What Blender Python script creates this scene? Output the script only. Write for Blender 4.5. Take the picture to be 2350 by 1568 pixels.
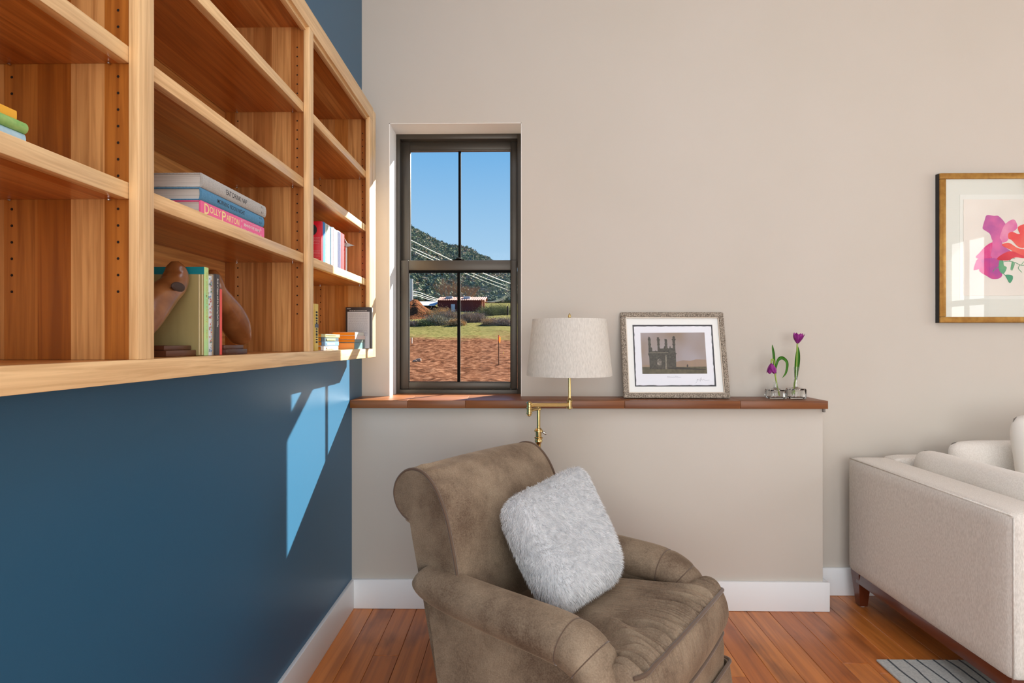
import bpy, bmesh, math, random
from mathutils import Vector, Matrix, noise
R = math.radians
random.seed(7)
for o in list(bpy.data.objects): bpy.data.objects.remove(o)
SC = bpy.context.scene
COL = SC.collection

# ------------------------------------------------------------------ camera
FPX, CU, CV, CAMZ = 1332.0, 1175.0, 784.0, 1.2
YAW = math.atan(20.0 / FPX)
cam_d = bpy.data.cameras.new('camera'); cam = bpy.data.objects.new('camera', cam_d); COL.objects.link(cam)
cam_d.sensor_width = 36.0; cam_d.lens = FPX / 2350.0 * 36.0
cam_d.clip_start = 0.05; cam_d.clip_end = 2000
cam.location = (0, 0, CAMZ); cam.rotation_euler = (R(90), 0, YAW)
SC.camera = cam
SC.view_settings.view_transform = 'Standard'; SC.view_settings.look = 'None'
SC.view_settings.gamma = 1.0; SC.view_settings.use_curve_mapping = False
SC.view_settings.exposure = 0.0

# ------------------------------------------------------------------ sky and sun
def S(r, g, b):
    f = lambda c: (c/255/12.92) if c/255 <= .04045 else ((c/255+.055)/1.055)**2.4
    return (f(r), f(g), f(b), 1.0)
wd = bpy.data.worlds.new('world'); SC.world = wd; wd.use_nodes = True
wn = wd.node_tree.nodes; wl = wd.node_tree.links
bgn = wn['Background']
tcw = wn.new('ShaderNodeTexCoord'); sep = wn.new('ShaderNodeSeparateXYZ'); rmp = wn.new('ShaderNodeValToRGB')
wl.new(tcw.outputs['Generated'], sep.inputs[0]); wl.new(sep.outputs['Z'], rmp.inputs[0]); wl.new(rmp.outputs[0], bgn.inputs[0])
e = rmp.color_ramp.elements
e[0].position = 0.0; e[0].color = S(206, 226, 242)
e[1].position = 0.75; e[1].color = S(48, 104, 190)
n_ = rmp.color_ramp.elements.new(0.13); n_.color = S(176, 212, 242)
n_ = rmp.color_ramp.elements.new(0.33); n_.color = S(112, 178, 234)
bgn.inputs[1].default_value = 1.0
sun_d = bpy.data.lights.new('sun', 'SUN'); sun = bpy.data.objects.new('sun', sun_d); COL.objects.link(sun)
SUND = Vector((-0.663, -1.0, -0.636)).normalized()
sun.rotation_euler = SUND.to_track_quat('-Z', 'Y').to_euler()
sun_d.energy = 25.0; sun_d.angle = R(0.55); sun_d.color = (1.0, .95, .86)

def area(name, loc, direction, sx, sy, power, col=(1, 1, 1)):
    d = bpy.data.lights.new(name, 'AREA'); o = bpy.data.objects.new(name, d); COL.objects.link(o)
    d.shape = 'RECTANGLE'; d.size = sx; d.size_y = sy; d.energy = power; d.color = col
    o.location = loc; o.rotation_euler = Vector(direction).to_track_quat('-Z', 'Y').to_euler()
    return o
XLW = -.85
# daylight in openings out of view; the left window and skylight are added
area('unseen_front_daylight', (1.0, -3.05, 1.36), (0, 1, 0), 3.3, 2.5, 126, (1.0, .985, .96))  # unseen front opening, widened and lowered for its light
area('daylight_right_window', (4.66, 1.30, 1.72), (-1, 0, 0), 1.8, 1.5, 22, (1.0, .99, .98))
area('added_left_daylight', (XLW, -1.65, 1.6), (1, 0, 0), 2.0, 1.5, 52, (1.0, .99, .97))  # added fill for the sofa side, no window known here
area('added_skylight_daylight', (.5, .3, 3.56), (0, 0, -1), 2.1, 1.9, 30, (.98, .99, 1.0))  # added overhead fill, no skylight known here
area('daylight_right_window', (4.66, -0.58, 1.6), (-1, 0, 0), .55, 1.3, 12, (1.0, .985, .97))

# ------------------------------------------------------------------ geometry helpers
def PY(u, v, Y):           # photograph pixel -> point on the plane y = Y
    t = (u - CU) / FPX
    ax = math.cos(YAW) * t - math.sin(YAW); ay = math.sin(YAW) * t + math.cos(YAW)
    k = Y / ay
    return Vector((ax * k, Y, CAMZ - (v - CV) / FPX * k))
def PXp(u, v, X):          # photograph pixel -> point on the plane x = X
    t = (u - CU) / FPX
    ax = math.cos(YAW) * t - math.sin(YAW); ay = math.sin(YAW) * t + math.cos(YAW)
    k = X / ax
    return Vector((X, ay * k, CAMZ - (v - CV) / FPX * k))
MW = {}
def tag(o, label=None, cat=None, group=None, kind=None):
    if label: o['label'] = label
    if cat: o['category'] = cat
    if group: o['group'] = group
    if kind: o['kind'] = kind
    return o
def thing(name, label, cat, loc=(0, 0, 0), rotz=0.0, group=None, kind=None):
    o = bpy.data.objects.new(name, None); COL.objects.link(o); o.empty_display_size = .1
    o.location = loc; o.rotation_euler = (0, 0, rotz)
    MW[o.name] = Matrix.Translation(Vector(loc)) @ Matrix.Rotation(rotz, 4, 'Z')
    return tag(o, label, cat, group, kind)
def obj(name, bm, mat, parent=None, world=True, smooth=False, label=None, kind=None):
    """link a bmesh as one mesh object; with a parent, world geometry is brought into its frame"""
    if parent is not None and world: bm.transform(MW[parent.name].inverted())
    me = bpy.data.meshes.new(name); bm.to_mesh(me); bm.free()
    if smooth:
        for p in me.polygons: p.use_smooth = True
    for m in (mat if isinstance(mat, (list, tuple)) else [mat]): me.materials.append(m)
    o = bpy.data.objects.new(name, me); COL.objects.link(o)
    if parent is not None: o.parent = parent; MW[o.name] = MW[parent.name]
    else: MW[o.name] = Matrix.Identity(4)
    return tag(o, label, None, None, kind)
def setang(o, deg=40):
    me = o.data
    for p in me.polygons: p.use_smooth = True
    me.set_sharp_from_angle(angle=R(deg))
    return o
NB = bmesh.new
def abox(bm, x0, x1, y0, y1, z0, z1, bev=0.0, seg=2, mi=0):
    r = bmesh.ops.create_cube(bm, size=1.0)
    vs = r['verts']
    for v in vs: v.co = Vector(((x0+x1)/2 + v.co.x*(x1-x0), (y0+y1)/2 + v.co.y*(y1-y0), (z0+z1)/2 + v.co.z*(z1-z0)))
    fs = set(f for v in vs for f in v.link_faces)
    for f in fs: f.material_index = mi
    if bev > 0:
        es = list(set(e for v in vs for e in v.link_edges))
        bmesh.ops.bevel(bm, geom=es, offset=bev, segments=seg, profile=.5, affect='EDGES')
    return bm
def box(name, b, mat, parent=None, bev=.002, seg=2, world=True, label=None, kind=None):
    return setang(obj(name, abox(NB(), *b, bev, seg), mat, parent, world, False, label, kind))
def aloft(bm, secs, closed=True, caps=True, loop=False, mi=0):
    rows = [[bm.verts.new(p) for p in s] for s in secs]
    n = len(rows[0]); m = len(rows)
    for i in range(m if loop else m-1):
        a, b = rows[i], rows[(i+1) % m]
        for j in range(n if closed else n-1):
            f = bm.faces.new((a[j], a[(j+1) % n], b[(j+1) % n], b[j])); f.material_index = mi
    if caps and closed and not loop:
        f = bm.faces.new(list(reversed(rows[0]))); f.material_index = mi
        f = bm.faces.new(rows[-1]); f.material_index = mi
    return bm
def fixn(bm):
    bmesh.ops.recalc_face_normals(bm, faces=bm.faces[:]); return bm
def atube(bm, pts, rad, n=8, closed=False, mi=0):
    pts = [Vector(p) for p in pts]; m = len(pts); secs = []
    prev = None
    for i, p in enumerate(pts):
        if closed: t = pts[(i+1) % m] - pts[i-1]
        else: t = pts[min(i+1, m-1)] - pts[max(i-1, 0)]
        t.normalize()
        if prev is None:
            a = t.orthogonal().normalized()
        else:
            a = (prev - t*prev.dot(t)).normalized()
        prev = a; b = t.cross(a)
        r = rad[i] if isinstance(rad, (list, tuple)) else rad
        secs.append([p + a*r*math.cos(2*math.pi*k/n) + b*r*math.sin(2*math.pi*k/n) for k in range(n)])
    return aloft(bm, secs, True, not closed, closed, mi)
def alathe(bm, prof, c, n=24, mi=0):
    c = Vector(c)
    secs = [[c + Vector((r*math.cos(2*math.pi*k/n), r*math.sin(2*math.pi*k/n), z)) for k in range(n)] for r, z in prof]
    return aloft(bm, secs, True, True, False, mi)
def apoly(bm, pts, nrm, th, mi=0):
    """flat outline given real thickness along nrm"""
    a = [bm.verts.new(Vector(p)) for p in pts]; f = bm.faces.new(a); f.material_index = mi
    r = bmesh.ops.extrude_face_region(bm, geom=[f])
    vs = [g for g in r['geom'] if isinstance(g, bmesh.types.BMVert)]
    bmesh.ops.translate(bm, verts=vs, vec=Vector(nrm)*th)
    for g in r['geom']:
        if isinstance(g, bmesh.types.BMFace):
            g.material_index = mi
    return fixn(bm)
def smoothline(pts, n=8, closed=False):
    pts = [Vector(p) for p in pts]; out = []; m = len(pts)
    rng = range(m if closed else m-1)
    for i in rng:
        p1, p2 = pts[i], pts[(i+1) % m]
        p0 = pts[i-1] if (closed or i > 0) else p1*2-p2
        p3 = pts[(i+2) % m] if (closed or i+2 < m) else p2*2-p1
        for k in range(n):
            t = k/n
            out.append(.5*((2*p1) + (p2-p0)*t + (2*p0-5*p1+4*p2-p3)*t*t + (3*p1-p0-3*p2+p3)*t**3))
    if not closed: out.append(pts[-1])
    return out
def text(s, org, right, up, width, mat, parent, height=None, name='lettering', space=1.0, th=.0002):
    cu = bpy.data.curves.new('txt', 'FONT'); cu.body = s; cu.size = 1.0; cu.resolution_u = 2; cu.offset = .012; cu.space_character = space
    cu.align_x = 'LEFT'
    to = bpy.data.objects.new('txt', cu); COL.objects.link(to)
    dg = bpy.context.evaluated_depsgraph_get(); dg.update()
    me = bpy.data.meshes.new_from_object(to.evaluated_get(dg))
    bpy.data.objects.remove(to); bpy.data.curves.remove(cu)
    bm = NB(); bm.from_mesh(me); bpy.data.meshes.remove(me)
    xs = [v.co.x for v in bm.verts]; ys = [v.co.y for v in bm.verts]
    w = max(xs)-min(xs); h = max(ys)-min(ys); sx = width/w; sy = (height/h) if height else sx
    rt = Vector(right).normalized(); u = Vector(up).normalized(); nn = rt.cross(u)
    x0, y0 = min(xs), min(ys)
    for v in bm.verts:
        v.co = Vector(org) + rt*((v.co.x-x0)*sx) + u*((v.co.y-y0)*sy) + nn*th
    return obj(name, bm, mat, parent)

# ------------------------------------------------------------------ materials
MATS = {}
def newmat(name):
    m = bpy.data.materials.new(name); m.use_nodes = True; MATS[name] = m
    return m, m.node_tree.nodes, m.node_tree.links, m.node_tree.nodes['Principled BSDF']
def pm(name, c, rough=.5, metal=0.0, c2=None, nscale=20.0, stretch=(1, 1, 1), bump=0.0, bscale=200.0, bstretch=None,
       sheen=0.0, spec=.5, coat=0.0, trans=0.0, ior=1.45, ramp=(.35, .65), detail=4.0, bdist=.002):
    m, N, L, b = newmat(name)
    b.inputs['Base Color'].default_value = c; b.inputs['Roughness'].default_value = rough
    b.inputs['Metallic'].default_value = metal; b.inputs['Specular IOR Level'].default_value = spec
    b.inputs['Coat Weight'].default_value = coat; b.inputs['Sheen Weight'].default_value = sheen
    b.inputs['Sheen Roughness'].default_value = .4
    b.inputs['Transmission Weight'].default_value = trans; b.inputs['IOR'].default_value = ior
    tc = N.new('ShaderNodeTexCoord')
    if c2 is not None:
        mp = N.new('ShaderNodeMapping'); mp.inputs['Scale'].default_value = stretch
        L.new(tc.outputs['Object'], mp.inputs[0])
        nz = N.new('ShaderNodeTexNoise'); nz.inputs['Scale'].default_value = nscale; nz.inputs['Detail'].default_value = detail
        L.new(mp.outputs[0], nz.inputs['Vector'])
        rp = N.new('ShaderNodeValToRGB'); rp.color_ramp.elements[0].position = ramp[0]; rp.color_ramp.elements[1].position = ramp[1]
        rp.color_ramp.elements[0].color = c; rp.color_ramp.elements[1].color = c2
        L.new(nz.outputs['Fac'], rp.inputs[0]); L.new(rp.outputs[0], b.inputs['Base Color'])
    if bump > 0:
        mp = N.new('ShaderNodeMapping'); mp.inputs['Scale'].default_value = bstretch or (1, 1, 1)
        L.new(tc.outputs['Object'], mp.inputs[0])
        nz = N.new('ShaderNodeTexNoise'); nz.inputs['Scale'].default_value = bscale; nz.inputs['Detail'].default_value = 3
        L.new(mp.outputs[0], nz.inputs['Vector'])
        bp = N.new('ShaderNodeBump'); bp.inputs['Strength'].default_value = bump; bp.inputs['Distance'].default_value = bdist
        L.new(nz.outputs['Fac'], bp.inputs['Height']); L.new(bp.outputs[0], b.inputs['Normal'])
    return m
def wood(name, cols, grain='y', stave='x', sw=.07, rough=.32, gscale=9.0, rnd=False, coat=.15, contrast=.35, dark=.55, knots=0.0):
    """edge-glued or plank timber: tone per stave (or per object), streaky grain along one axis"""
    m, N, L, b = newmat(name)
    ax = 'xyz'
    tc = N.new('ShaderNodeTexCoord'); sp = N.new('ShaderNodeSeparateXYZ'); L.new(tc.outputs['Object'], sp.inputs[0])
    rp = N.new('ShaderNodeValToRGB'); cr = rp.color_ramp; cr.interpolation = 'LINEAR'
    while len(cr.elements) < len(cols): cr.elements.new(.5)
    for i, c in enumerate(cols): cr.elements[i].position = i/(len(cols)-1); cr.elements[i].color = c
    oi = N.new('ShaderNodeObjectInfo')
    if rnd:
        fac = oi.outputs['Random']
    else:
        dv = N.new('ShaderNodeMath'); dv.operation = 'DIVIDE'; dv.inputs[1].default_value = sw
        L.new(sp.outputs[ax.index(stave)], dv.inputs[0])
        ad = N.new('ShaderNodeMath'); ad.operation = 'MULTIPLY_ADD'; ad.inputs[1].default_value = 31.7
        L.new(oi.outputs['Random'], ad.inputs[0]); L.new(dv.outputs[0], ad.inputs[2])
        fl = N.new('ShaderNodeMath'); fl.operation = 'FLOOR'; L.new(ad.outputs[0], fl.inputs[0])
        wn_ = N.new('ShaderNodeTexWhiteNoise'); wn_.noise_dimensions = '1D'; L.new(fl.outputs[0], wn_.inputs['W'])
        fac = wn_.outputs['Value']
    L.new(fac, rp.inputs[0])
    mp = N.new('ShaderNodeMapping')
    sc = [gscale*6]*3; sc[ax.index(grain)] = gscale*.22
    mp.inputs['Scale'].default_value = sc
    L.new(tc.outputs['Object'], mp.inputs[0])
    cmb = N.new('ShaderNodeVectorMath'); cmb.operation = 'ADD'
    mul = N.new('ShaderNodeVectorMath'); mul.operation = 'SCALE'; mul.inputs[0].default_value = (17, 23, 31); L.new(fac, mul.inputs['Scale'])
    L.new(mp.outputs[0], cmb.inputs[0]); L.new(mul.outputs[0], cmb.inputs[1])
    nz = N.new('ShaderNodeTexNoise'); nz.inputs['Scale'].default_value = 1.0; nz.inputs['Detail'].default_value = 5; nz.inputs['Distortion'].default_value = .6
    L.new(cmb.outputs[0], nz.inputs['Vector'])
    mx = N.new('ShaderNodeMix'); mx.data_type = 'RGBA'; mx.blend_type = 'MULTIPLY'
    gr = N.new('ShaderNodeValToRGB'); gr.color_ramp.elements[0].position = .36; gr.color_ramp.elements[1].position = .62
    d = dark
    gr.color_ramp.elements[0].color = (d, d*.8, d*.62, 1); gr.color_ramp.elements[1].color = (1, 1, 1, 1)
    L.new(nz.outputs['Fac'], gr.inputs[0])
    mx.inputs[0].default_value = contrast
    L.new(rp.outputs[0], mx.inputs[6]); L.new(gr.outputs[0], mx.inputs[7])
    last = mx.outputs[2]
    if knots > 0:
        mp2 = N.new('ShaderNodeMapping'); s2 = [9]*3; s2[ax.index(grain)] = 3.2; mp2.inputs['Scale'].default_value = s2
        L.new(tc.outputs['Object'], mp2.inputs[0])
        n2 = N.new('ShaderNodeTexNoise'); n2.inputs['Scale'].default_value = 1.0; n2.inputs['Detail'].default_value = 6; L.new(mp2.outputs[0], n2.inputs['Vector'])
        g2 = N.new('ShaderNodeValToRGB'); g2.color_ramp.elements[0].position = .33; g2.color_ramp.elements[1].position = .47
        g2.color_ramp.elements[0].color = (.28, .2, .15, 1); g2.color_ramp.elements[1].color = (1, 1, 1, 1)
        L.new(n2.outputs['Fac'], g2.inputs[0])
        m2 = N.new('ShaderNodeMix'); m2.data_type = 'RGBA'; m2.blend_type = 'MULTIPLY'; m2.inputs[0].default_value = knots
        L.new(last, m2.inputs[6]); L.new(g2.outputs[0], m2.inputs[7]); last = m2.outputs[2]
    L.new(last, b.inputs['Base Color'])
    b.inputs['Roughness'].default_value = rough; b.inputs['Coat Weight'].default_value = coat; b.inputs['Coat Roughness'].default_value = .18
    bp = N.new('ShaderNodeBump'); bp.inputs['Strength'].default_value = .12; bp.inputs['Distance'].default_value = .0008
    L.new(nz.outputs['Fac'], bp.inputs['Height']); L.new(bp.outputs[0], b.inputs['Normal'])
    return m
def glassmat(name, tint=(1, 1, 1, 1), gl=1.0, base=.0):
    m, N, L, b = newmat(name); N.remove(b)
    out = N['Material Output']; tr = N.new('ShaderNodeBsdfTransparent'); tr.inputs[0].default_value = tint
    g = N.new('ShaderNodeBsdfGlossy'); g.inputs['Roughness'].default_value = .01
    fr = N.new('ShaderNodeFresnel'); fr.inputs[0].default_value = 1.5
    ma = N.new('ShaderNodeMath'); ma.operation = 'MULTIPLY_ADD'; ma.inputs[1].default_value = gl; ma.inputs[2].default_value = base
    mx = N.new('ShaderNodeMixShader')
    L.new(fr.outputs[0], ma.inputs[0]); L.new(ma.outputs[0], mx.inputs[0]); L.new(tr.outputs[0], mx.inputs[1]); L.new(g.outputs[0], mx.inputs[2])
    L.new(mx.outputs[0], out.inputs[0])
    return m

M_BLUE = pm('blue_wall_paint', S(42, 90, 120), .36, spec=.45, bump=.12, bscale=420, bdist=.001)
M_BEIGE = pm('beige_wall_paint', S(200, 192, 180), .75, spec=.25, c2=S(203, 195, 184), nscale=1.5, bump=.06, bscale=90, bdist=.002)
M_CEIL = pm('white_ceiling_paint', S(236, 232, 226), .8)
M_REVEAL = pm('white_reveal_paint', S(240, 237, 231), .6)
M_BASE = pm('white_trim_paint', S(236, 238, 238), .38)
M_FRAME = pm('bronze_window_frame', S(74, 68, 60), .38, metal=.35, spec=.5)
M_FRAME_D = pm('dark_window_gasket', S(13, 13, 13), .85, spec=.1)
M_GLASS = glassmat('window_glass', (.97, .985, .98, 1), .04)
M_PGLASS = glassmat('picture_glass', (1, 1, 1, 1), .30)
wl_, wm_, wd_ = S(236, 196, 142), S(222, 160, 92), S(190, 112, 50)
M_WFRONT = wood('light_hickory_edge', [S(232, 192, 138), S(238, 204, 152)], 'y', 'x', .5, .38, 22, contrast=.55, dark=.62)
M_WFRONTZ = wood('light_hickory_stile', [S(232, 192, 138), S(238, 204, 152)], 'z', 'x', .5, .38, 22, contrast=.55, dark=.62)
M_WSHELF = wood('hickory_shelf', [S(180, 104, 42), S(198, 128, 62), S(216, 156, 92), S(170, 94, 36)], 'y', 'x', .062, .3, 16, contrast=.7)
M_WPART = wood('hickory_partition', [S(168, 98, 34), S(188, 122, 56), S(214, 160, 100), S(156, 86, 26), S(178, 110, 44)], 'z', 'x', .058, .34, 16, contrast=.75)
M_WBACK = wood('hickory_back', [S(206, 136, 66), S(222, 162, 94), S(232, 182, 122)], 'y', 'z', .09, .36, 16, contrast=.7)
M_LEDGE = wood('walnut_stained_ledge', [S(122, 68, 26), S(132, 76, 30), S(142, 84, 36)], 'x', 'y', .3, .40, 9, rnd=True, coat=.0, contrast=.75)
M_FLOOR = wood('hickory_floor', [S(182, 100, 38), S(198, 114, 48), S(208, 128, 58), S(188, 104, 40)], 'y', 'x', .1, .3, 7, rnd=True, coat=.25, contrast=.65, dark=.5, knots=.55)
M_DARK = pm('dark_hole', S(30, 18, 10), .9)
M_STEEL = pm('nickel_pin', S(190, 186, 180), .25, metal=1)
M_PAPER = pm('book_paper', S(226, 222, 214), .8, c2=S(196, 192, 184), nscale=40, stretch=(.1, .1, 9))
M_PAPERV = pm('book_paper_upright', S(226, 222, 214), .8, c2=S(196, 192, 184), nscale=40, stretch=(.1, 9, .1))
M_INK = pm('black_ink', S(26, 26, 28), .6)
M_WHITE = pm('white_ink', S(238, 236, 230), .6)
M_CREAMINK = pm('cream_ink', S(250, 226, 160), .6)
M_BRASS = pm('brushed_brass', S(208, 182, 124), .22, metal=1.0)
M_SHADE = pm('linen_lampshade', S(222, 217, 207), .9, c2=S(204, 199, 189), nscale=110, stretch=(3, 3, .5), bump=.2, bscale=400)
M_VELVET = None

# ------------------------------------------------------------------ room dimensions
XL, D1, D2 = -.7625, 2.61, 2.775        # left wall, half wall face, back wall face
XR, YF, ZC = 4.6, -3.0, 3.5
WIN_Y = 2.915                           # room side of the window frame
BX0, BX1 = -.65, -.912                  # bookcase front, bookcase back
BZ0, BZ1 = 1.131, 2.228
BY0, BY1 = .12, 2.60
def rectframe0(bm, x0, x1, y0, y1, z0, z1, w):
    abox(bm, x0, x0+w, y0, y1, z0, z1); abox(bm, x1-w, x1, y0, y1, z0, z1); abox(bm, x0, x1, y0, y0+w, z0, z1); abox(bm, x0, x1, y1-w, y1, z0, z1)
    return bm
def structure(o, label=None): return tag(o, label, None, None, 'structure')

# floor, each plank a piece
fl = structure(thing('floor', 'reddish brown hand-scraped hardwood plank floor', None))
box('subfloor', (XL-.02, XR, YF, D2, -.06, -.014), M_DARK, fl, 0)
rw = random.Random(3); x = XL + .002; pw = .098
while x < XR - .01:
    y = D2 - rw.uniform(0, .1) + .05; first = True
    while y > YF:
        ln = rw.uniform(.55, 1.7); y1 = max(y-ln, YF)
        if first: yt = D2
        else: yt = y
        dz = rw.uniform(-.0006, 0)
        box('plank', (x+.0004, min(x+pw-.0004, XR), y1+.0006, yt, -.014, dz), M_FLOOR, fl, .0016, 1)
        first = False; y = y1
    x += pw

# left wall with the opening the bookcase is let into
bm = NB()
abox(bm, XL-.24, XL, BY0, D2+.2, 0, BZ0+.004); abox(bm, XL-.24, XL, BY0, D2+.2, BZ1-.004, ZC)
abox(bm, XL-.24, XL, -.6, BY0+.004, 0, ZC); abox(bm, XL-.24, XL, YF, -2.7, 0, ZC)
abox(bm, XL-.24, XL, -2.7, -.6, 0, .8); abox(bm, XL-.24, XL, -2.7, -.6, 2.4, ZC); abox(bm, XL-.24, XL, BY1-.004, D2+.2, BZ0, BZ1)  # leaves the hole of the added, unseen left window
structure(obj('wall_left', bm, M_BLUE), 'deep blue painted wall around the built-in bookcase')
# back wall with the window opening
W0, W1 = PY(893, 500, D2).x, PY(1197, 500, D2).x
WZ1 = PY(1000, 282, D2).z; WZ0 = .902
bm = NB()
abox(bm, XL-.02, W0, D2, D2+.225, 0, ZC); abox(bm, W1, XR+.2, D2, D2+.225, 0, ZC)
abox(bm, W0, W1, D2, D2+.225, WZ1, ZC); abox(bm, W0, W1, D2, D2+.225, 0, WZ0)
structure(obj('wall_back', bm, M_BEIGE), 'warm beige painted wall with the window')
bm = NB()
abox(bm, W0-.001, W0+.0035, D2+.0015, WIN_Y+.01, WZ0, WZ1); abox(bm, W1-.003, W1+.001, D2+.0015, WIN_Y+.01, WZ0, WZ1)
abox(bm, W0, W1, D2+.0015, WIN_Y+.01, WZ1-.0035, WZ1+.001)
structure(obj('trim_1', bm, M_REVEAL), 'pale drywall return lining the window opening')
# low half wall below the ledge
KX1 = PY(1889, 1100, D1).x
box('wall_half', (XL-.01, KX1, D1, D2+.01, 0, .903), M_BEIGE, None, .004, 2); structure(bpy.data.objects['wall_half'], 'low beige half wall under the wooden ledge')
# right wall and front wall of the room, with openings for their windows
bm = NB()
ys = [YF, -.86, -.30, .40, 2.20, D2+.2]
for i, (a, b2) in enumerate(zip(ys, ys[1:])):
    if i in (1, 3):
        abox(bm, XR, XR+.2, a, b2, 0, .95); abox(bm, XR, XR+.2, a, b2, 2.5 if i == 3 else 2.25, ZC)
    else: abox(bm, XR, XR+.2, a, b2, 0, ZC)
structure(obj('wall_right', bm, M_BEIGE))
bm = NB()
for a, b2, op in ((XL-.2, -.66, 0), (-.66, 2.66, 1), (2.66, XR+.2, 0)):
    if op: abox(bm, a, b2, YF-.2, YF, 0, .1); abox(bm, a, b2, YF-.2, YF, 2.62, ZC)
    else: abox(bm, a, b2, YF-.2, YF, 0, ZC)
structure(obj('wall_front', bm, M_BEIGE))
bm = NB(); kx0, kx1, ky0, ky1 = -.58, 1.58, -.68, 1.28  # ceiling hole for the added skylight
abox(bm, XL-.3, kx0, YF-.3, D2+.3, ZC, ZC+.15); abox(bm, kx1, XR+.3, YF-.3, D2+.3, ZC, ZC+.15)
abox(bm, kx0, kx1, YF-.3, ky0, ZC, ZC+.15); abox(bm, kx0, kx1, ky1, D2+.3, ZC, ZC+.15)
structure(obj('ceiling', bm, M_CEIL))
structure(obj('added_skylight', rectframe0(NB(), kx0, kx1, ky0, ky1, ZC+.1, ZC+.15, .05), M_FRAME))  # frame of the added skylight, unseen
# bars of the windows out of frame; the left one is added
bm = NB()
for yy in (-2.7, -1.65, -.6): abox(bm, XL-.12, XL-.06, yy-.03, yy+.03, .8, 2.4)
for zz in (.8, 2.4): abox(bm, XL-.12, XL-.06, -2.7, -.6, zz-.03, zz+.03)
structure(obj('added_left_window', bm, M_FRAME))
bm = NB()
for zz in (1.60,): abox(bm, XR-.01, XR+.03, -.86, -.30, zz-.03, zz+.03)
for yy in (-.86, -.30): abox(bm, XR-.01, XR+.03, yy-.03, yy+.03, .95, 2.25)
abox(bm, XR-.01, XR+.03, -.59, -.57, .95, 2.25)
structure(obj('window_2', bm, M_FRAME))
bm = NB()
for xx in (-.66, .44, 1.55, 2.66): abox(bm, xx-.04, xx+.04, YF-.03, YF+.03, .1, 2.62)
for zz in (.1, 2.62): abox(bm, -.66, 2.66, YF-.03, YF+.03, zz-.04, zz+.04)
structure(obj('unseen_front_window', bm, M_FRAME))

# baseboards
def baseboard(name, b): return structure(box(name, b, M_BASE, None, .003, 2))
baseboard('baseboard_left', (XL-.002, XL+.014, YF, D1-.014, 0, .130))
bm = NB(); KB = PY(1905, 1360, D1-.016).x
abox(bm, XL, KB, D1-.016, D1+.002, 0, .130, .003); abox(bm, KX1-.002, KB-.0004, D1-.004, D2-.015, 0, .1296, .003)
structure(setang(obj('baseboard_half', bm, M_BASE)), 'white baseboard along the half wall')
baseboard('baseboard_back', (KX1+.003, XR, D2-.015, D2+.002, 0, .130))

# ------------------------------------------------------------------ wooden ledge
lg = thing('wooden_ledge', 'long glossy brown wooden ledge capping the half wall', 'ledge', (0.3, 2.69, .903))
LF = D1 - .034
LX1 = PY(1901, 925, LF).x
cuts = [XL+.001, PY(935, 925, LF).x, PY(1068, 925, LF).x, PY(1434, 925, LF).x, PY(1700, 925, LF).x, LX1]
for i, (a, b2) in enumerate(zip(cuts, cuts[1:])):
    box('ledge_board', (a, b2-.0006, LF, D2-.0005, .903, .938), M_LEDGE, lg, .0014, 2)
box('sill_board', (W0+.004, W1-.004, D2-.0003, WIN_Y+.005, .9032, .938), M_LEDGE, lg, 0)
tb = PY(1891, 940, D1-.004)
tag(box('ledge_bracket', (tb.x-.006, tb.x+.004, D1-.01, D1-.0005, .885, .9025), pm('grey_tab', S(130, 126, 120), .4), None, .001), 'tiny grey metal tab under the right end of the ledge', 'bracket')

# ------------------------------------------------------------------ window
wnd = structure(thing('window_1', 'dark bronze double-hung window with divided panes', None, ((W0+W1)/2, WIN_Y, WZ0)))
def rectframe(bm, x0, x1, z0, z1, y0, y1, wl, wr, wb, wt, bev=.002):
    abox(bm, x0, x0+wl, y0, y1, z0, z1, bev); abox(bm, x1-wr, x1, y0, y1, z0, z1, bev)
    abox(bm, x0+wl-.001, x1-wr+.001, y0, y1, z0, z0+wb, bev); abox(bm, x0+wl-.001, x1-wr+.001, y0, y1, z1-wt, z1, bev)
    return bm
a = PY(908, 905, WIN_Y); b = PY(1197, 306, WIN_Y)
fx0, fx1, fz0, fz1 = a.x, b.x, .938, b.z
fw = .021
setang(obj('outer_frame', rectframe(NB(), fx0-.012, fx1+.012, fz0-.01, fz1+.012, WIN_Y, WIN_Y+.085, fw+.012, fw+.012, .030, .026+.012), M_FRAME, wnd))
# upper sash (outer track)
UY = WIN_Y + .050
a = PY(941, 604, UY); b = PY(1172, 345, UY)
ux0, uz0, ux1, uz1 = a.x, a.z, b.x, b.z
sx0, sx1 = fx0+fw-.002, fx1-fw+.002
uo = obj('upper_sash', rectframe(NB(), sx0, sx1, uz0-.022, fz1-.022, UY, UY+.03, ux0-sx0, sx1-ux1, .022, fz1-.022-uz1, .003), M_FRAME, wnd); setang(uo)
ub = obj('glazing_bead', rectframe(NB(), ux0-.004, ux1+.004, uz0, uz1+.004, UY-.004, UY+.004, .007, .007, .004, .007, .0015), M_FRAME, uo); setang(ub)
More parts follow.
